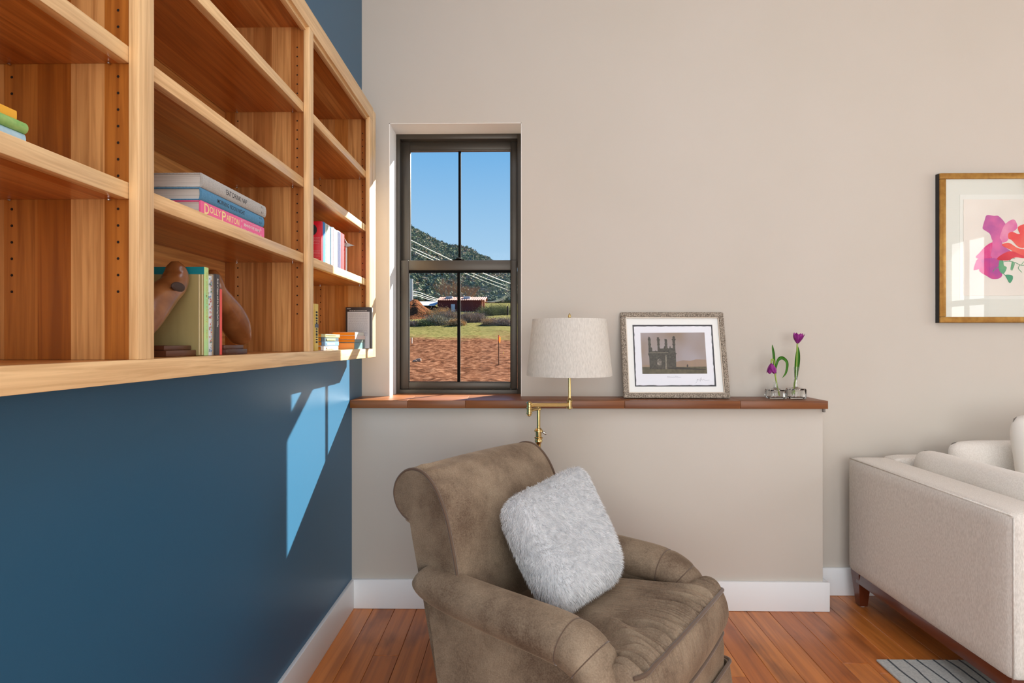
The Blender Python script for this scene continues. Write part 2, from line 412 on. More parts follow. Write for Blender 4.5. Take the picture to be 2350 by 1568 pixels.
# lower sash (inner track)
LY = WIN_Y + .014
a = PY(938, 877, LY); b = PY(1172, 624, LY)
lx0, lz0, lx1, lz1 = a.x, a.z, b.x, b.z
lt = PY(1055, 597, LY).z
s0, s1 = PY(919, 700, LY).x, PY(1187, 700, LY).x
lo = obj('lower_sash', rectframe(NB(), s0, s1, fz0+.021, lt, LY, LY+.032, lx0-s0, s1-lx1, lz0-fz0-.021, lt-lz1-.008, .004), M_FRAME, wnd); setang(lo)
setang(obj('glazing_bead', rectframe(NB(), lx0-.004, lx1+.004, lz0-.004, lz1+.012, LY+.004, LY+.014, .006, .006, .006, .016, .0015), M_FRAME_D, lo))
mu = PY(1055, 480, UY+.012).x; ml = PY(1053, 740, LY+.016).x
box('muntin', (mu-.0065, mu+.0065, UY+.006, UY+.022, uz0, uz1), M_FRAME_D, uo, .003)
box('muntin', (ml-.0075, ml+.0075, LY+.008, LY+.024, lz0, lz1+.004), M_FRAME_D, lo, .003)
for (p0, p1) in ((ux0, mu), (mu, ux1)): box('pane', (p0, p1, UY+.013, UY+.016, uz0, uz1), M_GLASS, uo, 0)
for (p0, p1) in ((lx0, ml), (ml, lx1)): box('pane', (p0, p1, LY+.015, LY+.018, lz0, lz1+.004), M_GLASS, lo, 0)
bm = NB(); lk = PY(1053, 597, LY+.012)
abox(bm, lk.x-.03, lk.x+.03, LY+.002, LY+.024, lt-.001, lt+.004, .002)
alathe(bm, [(.018, lt+.004), (.017, lt+.008), (.011, lt+.012), (.002, lt+.0125)], (lk.x, LY+.013, 0), 16)
setang(obj('sash_lock', bm, M_FRAME_D, lo))

# ------------------------------------------------------------------ bookcase
bc = thing('bookcase', 'honey-coloured built-in wooden bookcase with open shelves set into the blue wall', 'bookcase', (BX0, 1.4, BZ0))
BXS = -.668                                       # shelf fronts
stiles = [(.12, .165), (.978, 1.020), (1.774, 1.812), (2.488, 2.549)]
RT, RB = 1.169, 2.168                             # top of bottom rail, underside of top rail
for y0, y1 in stiles: box('stile', (BXS+.0005, BX0, y0, y1, RT, RB), M_WFRONTZ, bc, .0012)
box('scribe_strip', (BXS-.05, BX0-.002, 2.5505, BY1, BZ0, BZ1-.004), M_WFRONTZ, bc, .001)
box('bottom_rail', (BXS+.0005, BX0, BY0, 2.549, BZ0, RT), M_WFRONT, bc, .0012)
box('top_rail', (BXS+.0005, BX0, BY0, 2.549, RB, BZ1), M_WFRONT, bc, .0012)
box('top_moulding', (BXS-.008, BXS+.008, BY0, 2.549, RB-.010, RB+.002), M_WFRONT, bc, .001)
box('bottom_panel', (BX1, BXS, BY0, 2.549, BZ0, RT-.0005), M_WSHELF, bc, 0)
box('top_panel', (BX1, BXS, BY0, 2.549, RB, BZ1-.002), M_WSHELF, bc, 0)
box('back_panel', (BX1-.008, BX1, BY0, 2.549, BZ0, BZ1-.002), M_WBACK, bc, 0)
parts = [(.125, .150), (.982, 1.010), (1.777, 1.806), (2.516, 2.546)]
hole_rows = [1.455 + .0283*k for k in range(-6, 24)]
for i, (y0, y1) in enumerate(parts):
    pt = box('partition', (BX1, BXS, y0, y1, RT, RB), M_WPART, bc, 0)
    bm = NB()
    for hx in (-.688, -.872):
        for zz in hole_rows:
            if any(abs(zz-s) < .022 for s in (1.456, 1.688, 1.92)): continue
            for yf in (y0-.0004, y1+.0004):
                c = bmesh.ops.create_circle(bm, cap_ends=True, radius=.0024, segments=10)
                for v in c['verts']: v.co = Vector((hx+v.co.x, yf, zz+v.co.y))
    obj('peg_holes', bm, M_DARK, pt, label='two columns of small shelf-pin holes', kind='stuff')
SH = [(1.4425, 1.4712), (1.6745, 1.7035), (1.9060, 1.9350)]
bays = [(parts[0][1], parts[1][0]), (parts[1][1], parts[2][0]), (parts[2][1], parts[3][0])]
for (b0, b1) in bays:
    for z0, z1 in SH:
        sh = box('shelf', (BX1+.002, BXS-.019, b0+.001, b1-.001, z0+.0008, z1-.0003), M_WSHELF, bc, 0)
        box('nosing', (BXS-.0188, BXS, b0+.001, b1-.001, z0, z1), M_WFRONT, sh, .0015)
        for yy in (b0+.006, b1-.006):
            for hx in (-.700, -.872): obj('shelf_pin', alathe(NB(), [(.0026, z0-.0026), (.0026, z0-.0005)], (hx, yy, 0), 8), M_STEEL, sh)

# ------------------------------------------------------------------ books
BOOKC = {}
def bmat(key, c, **k):
    if key not in BOOKC: BOOKC[key] = pm('cover_'+key, c, k.pop('rough', .5), **k)
    return BOOKC[key]
def book(name, label, M, L, D, T, cov, paper, group=None, t=.0025, cat='book', extra=None, rnd=.35):
    """local axes: a along the spine, b depth away from the spine, c thickness"""
    o = M @ Vector((0, 0, 0))
    t_ = thing(name, label, cat, tuple(o), 0, group)
    bm = NB()
    abox(bm, 0, L, .001, D, 0, t, t*.35, 1); abox(bm, 0, L, .001, D, T-t, T, t*.35, 1)
    n = 7; outer = []; inner = []
    for k in range(n+1):
        an = math.pi*k/n
        outer.append((-(math.sin(an))*min(.004, T*.18)*rnd/.35, T/2 - math.cos(an)*T/2))
        inner.append((t + .001 - math.sin(an)*min(.003, T*.14)*rnd/.35, T/2 - math.cos(an)*(T/2-t*.5)))
    prof = outer + inner[::-1]
    aloft(bm, [[(0, b, c) for b, c in prof], [(L, b, c) for b, c in prof]]); fixn(bm)
    bm.transform(M); setang(obj('cover', bm, cov, t_), 50)
    bm = NB(); abox(bm, .004, L-.004, .003, D-.004, t, T-t, .0005, 1); bm.transform(M); obj('pages', bm, paper, t_)
    return t_
def flatM(x, y, z): return Matrix(((0, -1, 0, x), (1, 0, 0, y), (0, 0, 1, z), (0, 0, 0, 1)))
def standM(x, y, z): return Matrix(((0, -1, 0, x), (0, 0, 1, y), (1, 0, 0, z), (0, 0, 0, 1)))
Zc = SH[0][1]
# three big books lying in the middle bay
cl = dict(c2=None)
g1 = bmat('grey_cloth', S(186, 184, 178), rough=.85, c2=S(168, 166, 162), nscale=300, bump=.2, bscale=700)
g2 = bmat('blue_cloth', S(92, 146, 180), rough=.85, c2=S(76, 130, 166), nscale=300, bump=.2, bscale=700)
g3 = bmat('pink_jacket', S(240, 104, 154), rough=.35)
SX = -.679
Y0, Y1 = PXp(460, 440, SX).y, PXp(606, 500, SX).y
T3, T2, T1 = .0290, .0270, .0305
grp = 'large books stacked flat on the middle shelf'
bk = book('book', 'pink hardback at the bottom of the flat stack in the middle bay', flatM(SX, Y0, Zc), Y1-Y0, .212, T3, g3, M_PAPER, grp, rnd=.05)
ln = Y1-Y0
sx = SX + .0007
zz = Zc + .0035
text('D', (sx, Y0+.014, zz), (0, 1, 0), (0, 0, 1), .019, M_CREAMINK, bk, .0225)
text('OLLY', (sx, Y0+.035, zz+.006), (0, 1, 0), (0, 0, 1), .047, M_CREAMINK, bk, .0145)
text('P', (sx, Y0+.087, zz-.001), (0, 1, 0), (0, 0, 1), .018, M_CREAMINK, bk, .0230)
text('ARTON', (sx, Y0+.107, zz+.004), (0, 1, 0), (0, 0, 1), .061, M_CREAMINK, bk, .0145)
text('BEHIND THE SEAMS', (sx, Y0+.192, zz+.0085), (0, 1, 0), (0, 0, 1), .086, M_WHITE, bk, .0070)
bm = NB()
for q, (yy, zq) in enumerate(((.180, .021), (.180, .006), (.284, .020), (.284, .006))):
    pts = [(sx+.0002, Y0+yy+(.0045-.0005*k)*math.cos(k*.8+q), zz-.0035+zq+(.0045-.0005*k)*math.sin(k*.8+q)) for k in range(8)]
    atube(bm, smoothline(pts, 4), .0003, 4)
for zq in (.004, .0245): atube(bm, smoothline([(sx+.0002, Y0+.186+.011*k, zz-.0035+zq+.0012*math.sin(k*2.2)) for k in range(9)], 4), .0003, 4)
obj('swirls', bm, M_WHITE, bk)
bk = book('book', 'blue cloth hardback in the middle of the flat stack in the middle bay', flatM(SX-.001, Y0-.001, Zc+T3+.0002), ln-.006, .212, T2, g2, M_PAPER, grp, rnd=.4)
text('MORNING NOON NIGHT', (SX+.0033, Y0+.063, Zc+T3+.0085), (0, 1, 0), (0, 0, 1), .128, M_INK, bk, .0098)
bm = NB()
for yy in (.272, .280): abox(bm, SX+.0026, SX+.0034, Y0+yy, Y0+yy+.0012, Zc+T3+.006, Zc+T3+.021)
obj('spine_mark', bm, M_INK, bk)
bk = book('book', 'grey cloth hardback on top of the flat stack in the middle bay', flatM(SX+.001, Y0-.0005, Zc+T3+T2+.0004), ln+.001, .212, T1, g1, M_PAPER, grp, rnd=.4)
text('EAT DRINK NAP', (SX+.0053, Y0+.098, Zc+T3+T2+.0095), (0, 1, 0), (0, 0, 1), .100, M_INK, bk, .0112)
bm = NB()
for yy in (.278, .287): abox(bm, SX+.0046, SX+.0054, Y0+yy, Y0+yy+.0010, Zc+T3+T2+.006, Zc+T3+T2+.024)
obj('spine_mark', bm, M_INK, bk)
# three lying in the left bay, cut by the picture edge
grp = 'small books lying on the shelf nearest the camera'
SX2 = -.690
yE = PXp(55, 300, SX2).y
book('book', 'pale blue book at the bottom of the stack at the left picture edge', flatM(SX2, yE-.21, Zc), .21, .14, .0165, bmat('pale_blue', S(150, 188, 208), c2=S(176, 206, 220), nscale=60), M_PAPER, grp)
book('book', 'green cloth book between the blue and yellow ones at the left picture edge', flatM(SX2, yE-.20, Zc+.0166), .20, .14, .0157, bmat('green_cloth', S(120, 172, 92), c2=S(154, 190, 112), nscale=70), M_PAPER, grp, rnd=.8)
book('book', 'yellow book on top of the stack at the left picture edge', flatM(SX2, yE-.212, Zc+.0325), .200, .13, .0118, bmat('yellow', S(232, 170, 50)), M_PAPER, grp, rnd=.1)
# upright books between the shoe-last bookends
grp = 'upright books between the two bookends'
Xs = -.700; ZB = RT
def Yat(u, X=Xs): return PXp(u, 700, X).y
mint = bmat('mint_spine', S(168, 222, 160), c2=S(206, 226, 140), nscale=6, stretch=(.2, .2, 2), ramp=(.4, .6))
olive = bmat('olive_jacket', S(164, 150, 98), c2=S(186, 172, 120), nscale=14, stretch=(1, 1, .15))
ya, yb = Yat(468.5), Yat(478.5); hh = .196
bk = book('book', 'tall pale green spined book with teal band beside the left bookend', standM(Xs, ya, ZB), hh, .150, yb-ya, mint, M_PAPERV, grp, rnd=.08)
box('jacket_front', (Xs-.150, Xs-.0005, ya-.0012, ya-.0002, ZB+.0005, ZB+hh-.0165), olive, bk, 0, label='olive book jacket')
box('jacket_band', (Xs-.150, Xs+.0003, ya-.0013, ya-.0001, ZB+hh-.0163, ZB+hh), bmat('teal', S(20, 134, 146)), bk, 0, label='teal band')
bm = NB()
for dx in (.0015, .0085): atube(bm, [(Xs-dx-.002, ya-.0012, ZB+.001), (Xs-dx-.002, ya-.0012, ZB+hh-.017)], .0013, 8)
obj('hinge_ridge', bm, bmat('cream_hinge', S(214, 200, 156)), bk)
text('THE WISDOM OF ANXIETY  -  PAUL', (Xs+.0006, ya+.0062, ZB+hh-.010), (0, 0, -1), (0, 1, 0), .150, bmat('gold_ink', S(196, 190, 96)), bk, .0062, space=1.1)
yc = Yat(488)
bk = book('book', 'book with white floral patterned spine between the pale green and dark grey ones', standM(Xs-.002, yb+.0004, ZB), .179, .15, yc-yb-.001, bmat('floral', S(214, 220, 222)), M_PAPERV, grp, rnd=.3)
rr = random.Random(5); fm = [bmat('f_red', S(196, 78, 52)), bmat('f_blue', S(70, 130, 186)), bmat('f_green', S(90, 130, 88)), bmat('f_ochre', S(190, 150, 70))]
bm = NB()
for k in range(90):
    zq = ZB+.006+rr.random()*.167; yq = yb+.001+rr.random()*(yc-yb-.004); r = rr.uniform(.0007, .0018)
    c = bmesh.ops.create_circle(bm, cap_ends=True, radius=r, segments=6)
    mi = 1 if rr.random() < .3 else rr.randrange(4)
    if .04 < zq-ZB < .13 and yq < yb+.008: mi = 0
    fx = Xs-.002+.0042*(1-abs((yq-(yb+yc)/2)/((yc-yb)/2))**2)+.0003
    for v in c['verts']: v.co = Vector((fx, yq+v.co.x, zq+v.co.y*1.4))
    for f in set(f for v in c['verts'] for f in v.link_faces): f.material_index = mi
obj('floral_print', bm, fm, bk, kind='stuff')
yd = Yat(494)
book('book', 'thin beige book left of the dark grey bird guide', standM(Xs-.004, yc+.0003, ZB), .184, .14, yd-yc-.0005, bmat('beige_cover', S(176, 160, 134)), M_PAPERV, grp, t=.0015, rnd=.1)
ye = Yat(504)
bk = book('book', 'dark grey bird guide with white italic lettering on its spine', standM(Xs, yd+.0003, ZB), .186, .14, ye-yd-.0006, bmat('charcoal', S(74, 70, 70)), M_PAPERV, grp, rnd=.05)
text('Birds of Aspen and the Roaring Fork Valley', (Xs+.0006, yd+.0055, ZB+.176), (0, 0, -1), (0, 1, 0), .112, M_WHITE, bk, .0072)
yf = Yat(509.5)
bk = book('book', 'thin coral red book right of the dark grey bird guide', standM(Xs, ye+.0003, ZB), .153, .12, yf-ye, bmat('coral', S(226, 92, 84)), M_PAPERV, grp, t=.0015, rnd=.05)
# row of slim books in the right bay
grp = 'slim books standing in the right bay'
row = [('red', 719, 741, S(214, 14, 36), 'red book with white lettering and a black disc on its cover'),
       ('rblue', 741, 745.5, S(44, 124, 186), 'narrow bright blue book next to the red cover in the right bay'),
       ('rgreyw', 745.5, 751.7, S(206, 210, 206), 'pale grey book third from the left in the right bay row'),
       ('rwhite', 751.7, 756.7, S(234, 232, 224), 'white book left of the dark teal spine in the right bay'),
       ('rteal', 756.7, 761.7, S(60, 104, 130), 'dark teal spined book in the middle of the right bay row'),
       ('rmauve', 761.7, 766, S(220, 214, 220), 'white book with mauve stripe right of the dark teal spine'),
       ('rwhite2', 766, 773, S(240, 238, 230), 'thick white book near the right end of the right bay row'),
       ('rlav', 773, 781.5, S(176, 180, 208), 'lavender blue book beside the dark red one in the right bay'),
       ('rred', 781.5, 789, S(190, 52, 58), 'dark red book at the right end of the row in the right bay')]
for i, (k, u0, u1, c, lab) in enumerate(row):
    y0, y1 = Yat(u0), Yat(u1)
    if i == 0: y0 = Yat(741) - .016; y1 = Yat(741)
    hgt = .1515 + (.0015 if i % 2 else 0)
    bk = book('book', lab, standM(Xs+(.001*(i % 3)), y0+.0002, Zc), hgt, .115, y1-y0-.0005, bmat(k, c, rough=.4), M_PAPERV, grp, t=.0014, rnd=.06)
    if i == 0:
        bm = NB(); c0 = bmesh.ops.create_circle(bm, cap_ends=True, radius=.021, segments=28)
        for v in c0['verts']: v.co = Vector((Xs-.036+v.co.x, y0-.0004, Zc+hgt-.030+v.co.y))
        obj('cover_disc', bm, bmat('disc', S(52, 54, 52)), bk)
        bm = NB(); r2 = random.Random(2)
        for q in list(range(5)) + list(range(9, 15)):
            zq = Zc+hgt-.058-q*.0052
            xx = Xs-.040
            while xx < Xs-.006:
                wq = r2.uniform(.002, .006); abox(bm, xx, min(xx+wq, Xs-.004), y0-.0005, y0-.0002, zq, zq+.0016); xx += wq+.0012
        obj('cover_lettering', bm, bmat('palepink', S(236, 150, 150)), bk, kind='stuff')
    elif i not in (1, 8):
        bm = NB(); n = {2: 1, 3: 0, 4: 1, 5: 2, 6: 0, 7: 2}[i]
        for q in range(n):
            w = (y1-y0)/(2*n+1); yy = y0+w*(2*q+1)
            abox(bm, Xs+.001, Xs+.0034, yy, yy+w, Zc+.004, Zc+hgt-.004)
        if n: obj('spine_stripe', bm, bmat('stripe%d' % i, [S(150, 170, 140), 0, S(226, 232, 236), S(150, 130, 140), 0, S(90, 96, 130)][i-2], rough=.4), bk)
        else: bm.free()
# little pointed ornament behind the row
o_ = PY(794, 563, Yat(789)+.03)
bm = NB()
for k, dr in enumerate([(1, .2, 0), (-.3, .2, 1), (-.3, .4, -1), (-.6, -.6, .2), (.2, .9, .3)]):
    d = Vector(dr).normalized(); a = d.orthogonal().normalized(); c = d.cross(a)
    base = [o_ + (a*math.cos(q*math.pi/2)+c*math.sin(q*math.pi/2))*.012 for q in range(4)]
    tip = bm.verts.new(o_ + d*.034); bs = [bm.verts.new(p) for p in base]
    for q in range(4): bm.faces.new((bs[q], bs[(q+1) % 4], tip))
zmin = min(v.co.z for v in bm.verts)
abox(bm, o_.x-.012, o_.x+.012, o_.y-.010, o_.y+.012, Zc, Zc+.006, .001); atube(bm, [(o_.x, o_.y, Zc+.004), tuple(o_)], .005, 8)
tag(obj('star_ornament', fixn(bm), pm('pewter', S(150, 146, 142), .3, metal=.9)), 'small grey pointed star ornament right of the book row', 'ornament')
# bottom of the right bay
Xg = -.690
y0, y1 = Yat(722.5, Xg), Yat(730.5, Xg)
bk = book('book', 'tall narrow yellow book standing beside the middle stile of the bookcase', standM(Xg, y0, ZB), .158, .11, y1-y0, bmat('pale_gold', S(214, 184, 84), c2=S(228, 206, 120), nscale=12), M_PAPERV, None, rnd=.05)
bm = NB(); r2 = random.Random(9); zq = ZB+.026
while zq < ZB+.134:
    h = r2.uniform(.004, .009)
    if not (ZB+.076 < zq < ZB+.088): abox(bm, Xg+.0001, Xg+.0008, y0+.008, y1-.009, zq, zq+h)
    zq += h+r2.uniform(.002, .004)
obj('spine_lettering', bm, M_INK, bk, kind='stuff')
box('spine_band', (Xg, Xg+.0009, y0+.001, y1-.001, ZB+.078, ZB+.090), bmat('slate', S(84, 92, 104)), bk, 0)
grp = 'small paperbacks stacked in the bottom right corner'
Xa = -.690; ya = Yat(737, Xa)
cols = [('whitespine', S(222, 216, 206), 'white spined paperback at the bottom of the front stack'),
        ('bluegrey', S(98, 130, 158), 'blue grey paperback second from the bottom of the front stack'),
        ('slateblue', S(72, 88, 96), 'dark slate paperback third from the bottom of the front stack'),
        ('sage', S(186, 178, 120), 'sage yellow paperback on top of the front stack')]
edge = pm('orange_page_edge', S(222, 140, 18), .7, c2=S(206, 122, 10), nscale=50, stretch=(.1, .1, 12))
edge2 = pm('pale_orange_page_edge', S(240, 172, 92), .7, c2=S(232, 160, 80), nscale=50, stretch=(.1, .1, 12))
h = .0152
for i, (k, c, lab) in enumerate(cols):
    dy = [.0, .002, .001, -.006][i]
    y0 = ya+dy; L_ = Yat(776 if i < 3 else 779, Xa)-ya
    bk = book('book', lab, flatM(Xa+[0, .002, .001, .003][i], y0, ZB+i*(h+.0002)), L_, .105, h if i < 3 else .011, bmat(k, c, rough=.4), edge, grp, t=.0009, rnd=.06)
    bm = NB(); zq = ZB+i*(h+.0002)
    tc_ = [S(180, 170, 160), S(196, 214, 224), S(206, 200, 120), S(110, 104, 70)][i]
    rr2 = random.Random(i); yy = y0+.05
    while yy < y0+L_-.05:
        w = rr2.uniform(.004, .009); abox(bm, Xa+.0018, Xa+.0040, yy, yy+w, zq+.004, zq+(.0105 if i < 3 else .008)); yy += w+.0025
    obj('spine_lettering', bm, bmat('lt%d' % i, tc_), bk, kind='stuff')
Xb = -.660; yb2 = PXp(814, 780, Xb).y; L_ = PXp(836.5, 780, Xb).y - yb2
cols = [('seagreen', S(96, 128, 130), 'grey green paperback at the bottom of the rear stack'),
        ('greygreen', S(110, 122, 112), 'dull green paperback second from the bottom of the rear stack'),
        ('rosewhite', S(214, 190, 176), 'pinkish white paperback third from the bottom of the rear stack'),
        ('ivory', S(204, 198, 180), 'ivory paperback on top of the rear stack')]
hs = [.0270, .0125, .0150, .0130]; zq = ZB
for i, (k, c, lab) in enumerate(cols):
    book('book', lab, flatM(Xb+[0, .001, .002, .001][i], yb2+[0, .001, -.001, .002][i], zq), L_-[0, 0, 0, .02][i], .096, hs[i], bmat(k, c, rough=.4), edge2 if i == 0 else edge, grp, t=.0009, rnd=.06)
    zq += hs[i]+.0002
# dark hardback standing with a printed page in front
yT = 2.462
a = PY(793, 803, yT); b = PY(853, 705, yT)
bk = thing('book', 'black hardback standing upright with a printed white text panel on its cover', 'book', (b.x, yT, ZB))
box('cover', (a.x, b.x, yT, yT+.014, ZB, b.z), bmat('black_cover', S(52, 46, 46), rough=.45), bk, .001)
box('pages', (a.x+.004, b.x+.0015, yT+.0025, yT+.0115, ZB+.003, b.z-.003), M_PAPERV, bk, 0)
p0 = PY(797.5, 716, yT-.001); p1 = PY(848, 800, yT-.001)
box('printed_panel', (p0.x, p1.x, yT-.0015, yT-.0002, ZB+.002, p0.z), bmat('panel_grey', S(190, 190, 192)), bk, 0)
bm = NB(); zq = p0.z-.006; r2 = random.Random(4)
while zq > ZB+.055:
    xx = p0.x+.004
    while xx < p1.x-.010:
        w = r2.uniform(.003, .010); abox(bm, xx, min(xx+w, p1.x-.008), yT-.0017, yT-.0014, zq, zq+.0011); xx += w+.0013
    zq -= .0036
obj('printed_lines', bm, bmat('line_grey', S(128, 126, 130)), bk, kind='stuff')
bm = NB(); xx = p0.x+.008
while xx < p1.x-.012:
    w = r2.uniform(.003, .008); abox(bm, xx, xx+w, yT-.0005, yT-.0001, p0.z+.0035, p0.z+.0060); xx += w+.002
abox(bm, a.x+.006, a.x+.022, yT-.0005, yT-.0001, b.z-.008, b.z-.006)
obj('cover_lettering', bm, bmat('grey_ink', S(176, 172, 170)), bk, kind='stuff')

# ------------------------------------------------------------------ shoe-last bookends
M_LAST = pm('worn_shoe_last_wood', S(116, 66, 30), .28, c2=S(150, 96, 54), nscale=22, coat=.4, bump=.1, bscale=60, spec=.6)
M_LASTB = wood('walnut_base', [S(74, 40, 24), S(96, 56, 36)], 'y', 'x', .2, .35, 8)
XLC = -.742
def bookend(label, mirror, x0, x1, y0, y1):
    t_ = thing('bookend', label, 'bookend', ((x0+x1)/2, (y0+y1)/2, ZB), 0, 'shoe-last bookends')
    bm = NB(); abox(bm, x0, x1, y0, y1, ZB, ZB+.0125, .0012); setang(obj('base', bm, M_LASTB, t_))
    g = .008 if not mirror else .006
    bm = NB(); abox(bm, x0+.006, x1-.006, y0+.003, y1-g, ZB+.0124, ZB+.0225, .002); setang(obj('base_step', bm, M_LASTB, t_))
    cl_ = [(318, 789, 8, .010), (322, 783, 16, .022), (330, 770, 25, .030), (350, 733, 37, .038), (374, 700, 37, .037), (400, 674, 31, .032), (420, 655, 27, .029), (427, 632, 22, .026), (426, 612, 14, .019), (425, 600, 5, .008)]
    pts = []; 
    for u, v, r, tx in cl_:
        p = PXp(u, v, -.72); pts.append((p.y, p.z, r*p.y/1332, tx))
    sm = smoothline([Vector((q[0], q[1], 0)) for q in pts], 5)
    rs = smoothline([Vector((q[2], q[3], 0)) for q in pts], 5)
    secs = []; n = 20
    for i, p in enumerate(sm):
        t = (sm[min(i+1, len(sm)-1)]-sm[max(i-1, 0)]).normalized(); nn = Vector((-t.y, t.x, 0))
        r, tx = max(rs[i].x, .003), max(rs[i].y, .005)
        sec = []
        for k in range(n):
            an = 2*math.pi*k/n
            yy = p.x + nn.x*r*math.cos(an); zz_ = p.y + nn.y*r*math.cos(an)
            if mirror: yy = mirror - yy
            sec.append((XLC + tx*math.sin(an), yy, max(zz_, ZB+.0225)))
        secs.append(sec)
    last = obj('shoe_last', fixn(aloft(NB(), secs)), M_LAST, t_, smooth=True)
    if mirror: return t_
    # dark thumb notch cut in the side
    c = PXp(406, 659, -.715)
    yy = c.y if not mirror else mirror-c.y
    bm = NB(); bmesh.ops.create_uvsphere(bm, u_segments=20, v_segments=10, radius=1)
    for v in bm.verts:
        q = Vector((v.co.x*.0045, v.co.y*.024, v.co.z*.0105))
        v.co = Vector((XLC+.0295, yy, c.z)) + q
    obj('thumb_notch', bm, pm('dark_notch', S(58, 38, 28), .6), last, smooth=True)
    return t_
b0 = PXp(446, 800, -.72).y
bookend('old brown wooden shoe last on a stepped base left of the upright books', None, -.90, -.715, b0-.110, b0-.0015)
b1 = Yat(509.5)+.002
bookend('old brown wooden shoe last on a stepped base right of the upright books', b0-.0015+b1+.002, -.87, -.690, b1+.001, b1+.103)

# ------------------------------------------------------------------ swing-arm floor lamp
LYc = 2.40
def LP(u, v, Y=LYc): return PY(u, v, Y)
pb = LP(1236, 1000); ctr = LP(1307, 862, 2.42)
lamp = thing('floor_lamp', 'brass swing-arm floor lamp with pale linen shade behind the armchair', 'floor lamp', (pb.x, LYc, 0))
zp = LP(1236, 945).z; zc1 = LP(1236, 1022).z; zc0 = LP(1236, 985).z
obj('base', alathe(NB(), [(.001, 0), (.13, 0), (.13, .006), (.125, .012), (.05, .018), (.022, .03), (.012, .05)], (pb.x, LYc, 0), 40), M_BRASS, lamp, smooth=True)
pole = setang(obj('pole', alathe(NB(), [(.0095, .04), (.0095, zc1-.02), (.0095, zc0)], (pb.x, LYc, 0), 20), M_BRASS, lamp))
setang(obj('inner_pole', alathe(NB(), [(.0072, zc0-.02), (.0072, zp+.006), (.011, zp+.008), (.011, zp+.016), (.006, zp+.022), (.004, zp+.027)], (pb.x, LYc, 0), 20), M_BRASS, lamp))
cz = zc0
setang(obj('collar', alathe(NB(), [(.010, cz+.004), (.018, cz-.006), (.018, cz-.010), (.0125, cz-.012), (.0125, cz-.032), (.018, cz-.034), (.018, cz-.038), (.013, cz-.040), (.016, cz-.046), (.016, cz-.052), (.0125, cz-.056), (.0098, cz-.062)], (pb.x, LYc, 0), 24), M_BRASS, lamp))
kp = LP(1247, 988)
bm = NB(); bmesh.ops.create_uvsphere(bm, u_segments=16, v_segments=10, radius=1)
for v in bm.verts: v.co = Vector((pb.x+.024, LYc-.003, cz-.016)) + Vector((v.co.x*.010 , v.co.y*.005, v.co.z*.006 - v.co.x*.004))
obj('thumb_screw', bm, pm('silver_screw', S(210, 206, 196), .25, metal=1), lamp, smooth=True)
# hinge at the left, lower arm back to the pole, upper arm forward to the shade post
hj = LP(1214.5, 938, 2.33); hx_, hy_ = hj.x, 2.33
zt, zb_ = LP(1214, 921, 2.33).z, LP(1214, 956, 2.33).z
hh_ = zt-zb_
setang(obj('hinge', alathe(NB(), [(.004, zb_), (.009, zb_+.004), (.008, zb_+.007), (.0125, zb_+.010), (.0125, zb_+.014), (.010, zb_+.016), (.010, zb_+hh_*.5-.002), (.0125, zb_+hh_*.5), (.0125, zb_+hh_*.5+.004), (.010, zb_+hh_*.5+.006), (.010, zt-.012), (.0125, zt-.010), (.0125, zt-.006), (.008, zt-.003), (.004, zt)], (hx_, hy_, 0), 20), M_BRASS, lamp))
zl = zb_ + hh_*.30; zu = zt - hh_*.24
setang(obj('lower_arm', atube(NB(), [(hx_, hy_, zl+.003), ((hx_+pb.x)/2, (hy_+LYc)/2, zl+.006), (pb.x, LYc, zp+.012)], .0072, 12), M_BRASS, lamp))
# square upper arm
bm = NB(); A = Vector((hx_, hy_, zu)); B = Vector((ctr.x, 2.42, LP(1307, 929, 2.42).z)); d = (B-A).normalized(); sd = d.cross(Vector((0, 0, 1))).normalized(); up_ = sd.cross(d)
q = .0075
aloft(bm, [[P+sd*q+up_*q, P-sd*q+up_*q, P-sd*q-up_*q, P+sd*q-up_*q] for P in (A+d*.008, B-d*.008)]); fixn(bm)
bmesh.ops.bevel(bm, geom=bm.edges[:], offset=.0012, segments=1, affect='EDGES')
setang(obj('upper_arm', bm, M_BRASS, lamp))
jt, jb = LP(1308, 918, 2.42).z, LP(1308, 940, 2.42).z
zs0, zs1 = LP(1307, 862, 2.42).z, LP(1307, 733, 2.42).z
setang(obj('shade_post', alathe(NB(), [(.004, jb), (.010, jb+.003), (.0135, jb+.006), (.0135, jb+.010), (.010, jb+.012), (.010, jt-.008), (.0135, jt-.006), (.0135, jt-.002), (.008, jt+.003), (.0058, jt+.010), (.0058, zs0-.004), (.009, zs0-.002), (.009, zs0+.004), (.006, zs0+.03), (.014, zs0+.035), (.014, zs0+.075), (.006, zs0+.08)], (ctr.x, 2.42, 0), 20), M_BRASS, lamp))
r0 = (LP(1404, 862, 2.42).x-LP(1209, 862, 2.42).x)/2; r1 = (LP(1392, 733, 2.42).x-LP(1223, 733, 2.42).x)/2
scx = (LP(1404, 862, 2.42).x+LP(1209, 862, 2.42).x)/2
bm = NB(); n = 64; th = .002
def ring(r, z): return [(scx+r*math.cos(2*math.pi*k/n), 2.42+r*math.sin(2*math.pi*k/n), z) for k in range(n)]
aloft(bm, [ring(r0, zs0), ring(r0+.0006, zs0+.006), ring(r1+.0006, zs1-.006), ring(r1, zs1), ring(r1-th, zs1), ring(r0-th, zs0)], True, False, True); fixn(bm)
shade = setang(obj('lamp_shade', bm, M_SHADE, lamp), 60)
bm = NB(); hz = zs1-.012
for k in range(3):
    an = k*2*math.pi/3+.3; atube(bm, [(scx, 2.42, hz), (scx+(r1-.002)*math.cos(an), 2.42+(r1-.002)*math.sin(an), hz)], .0015, 6)
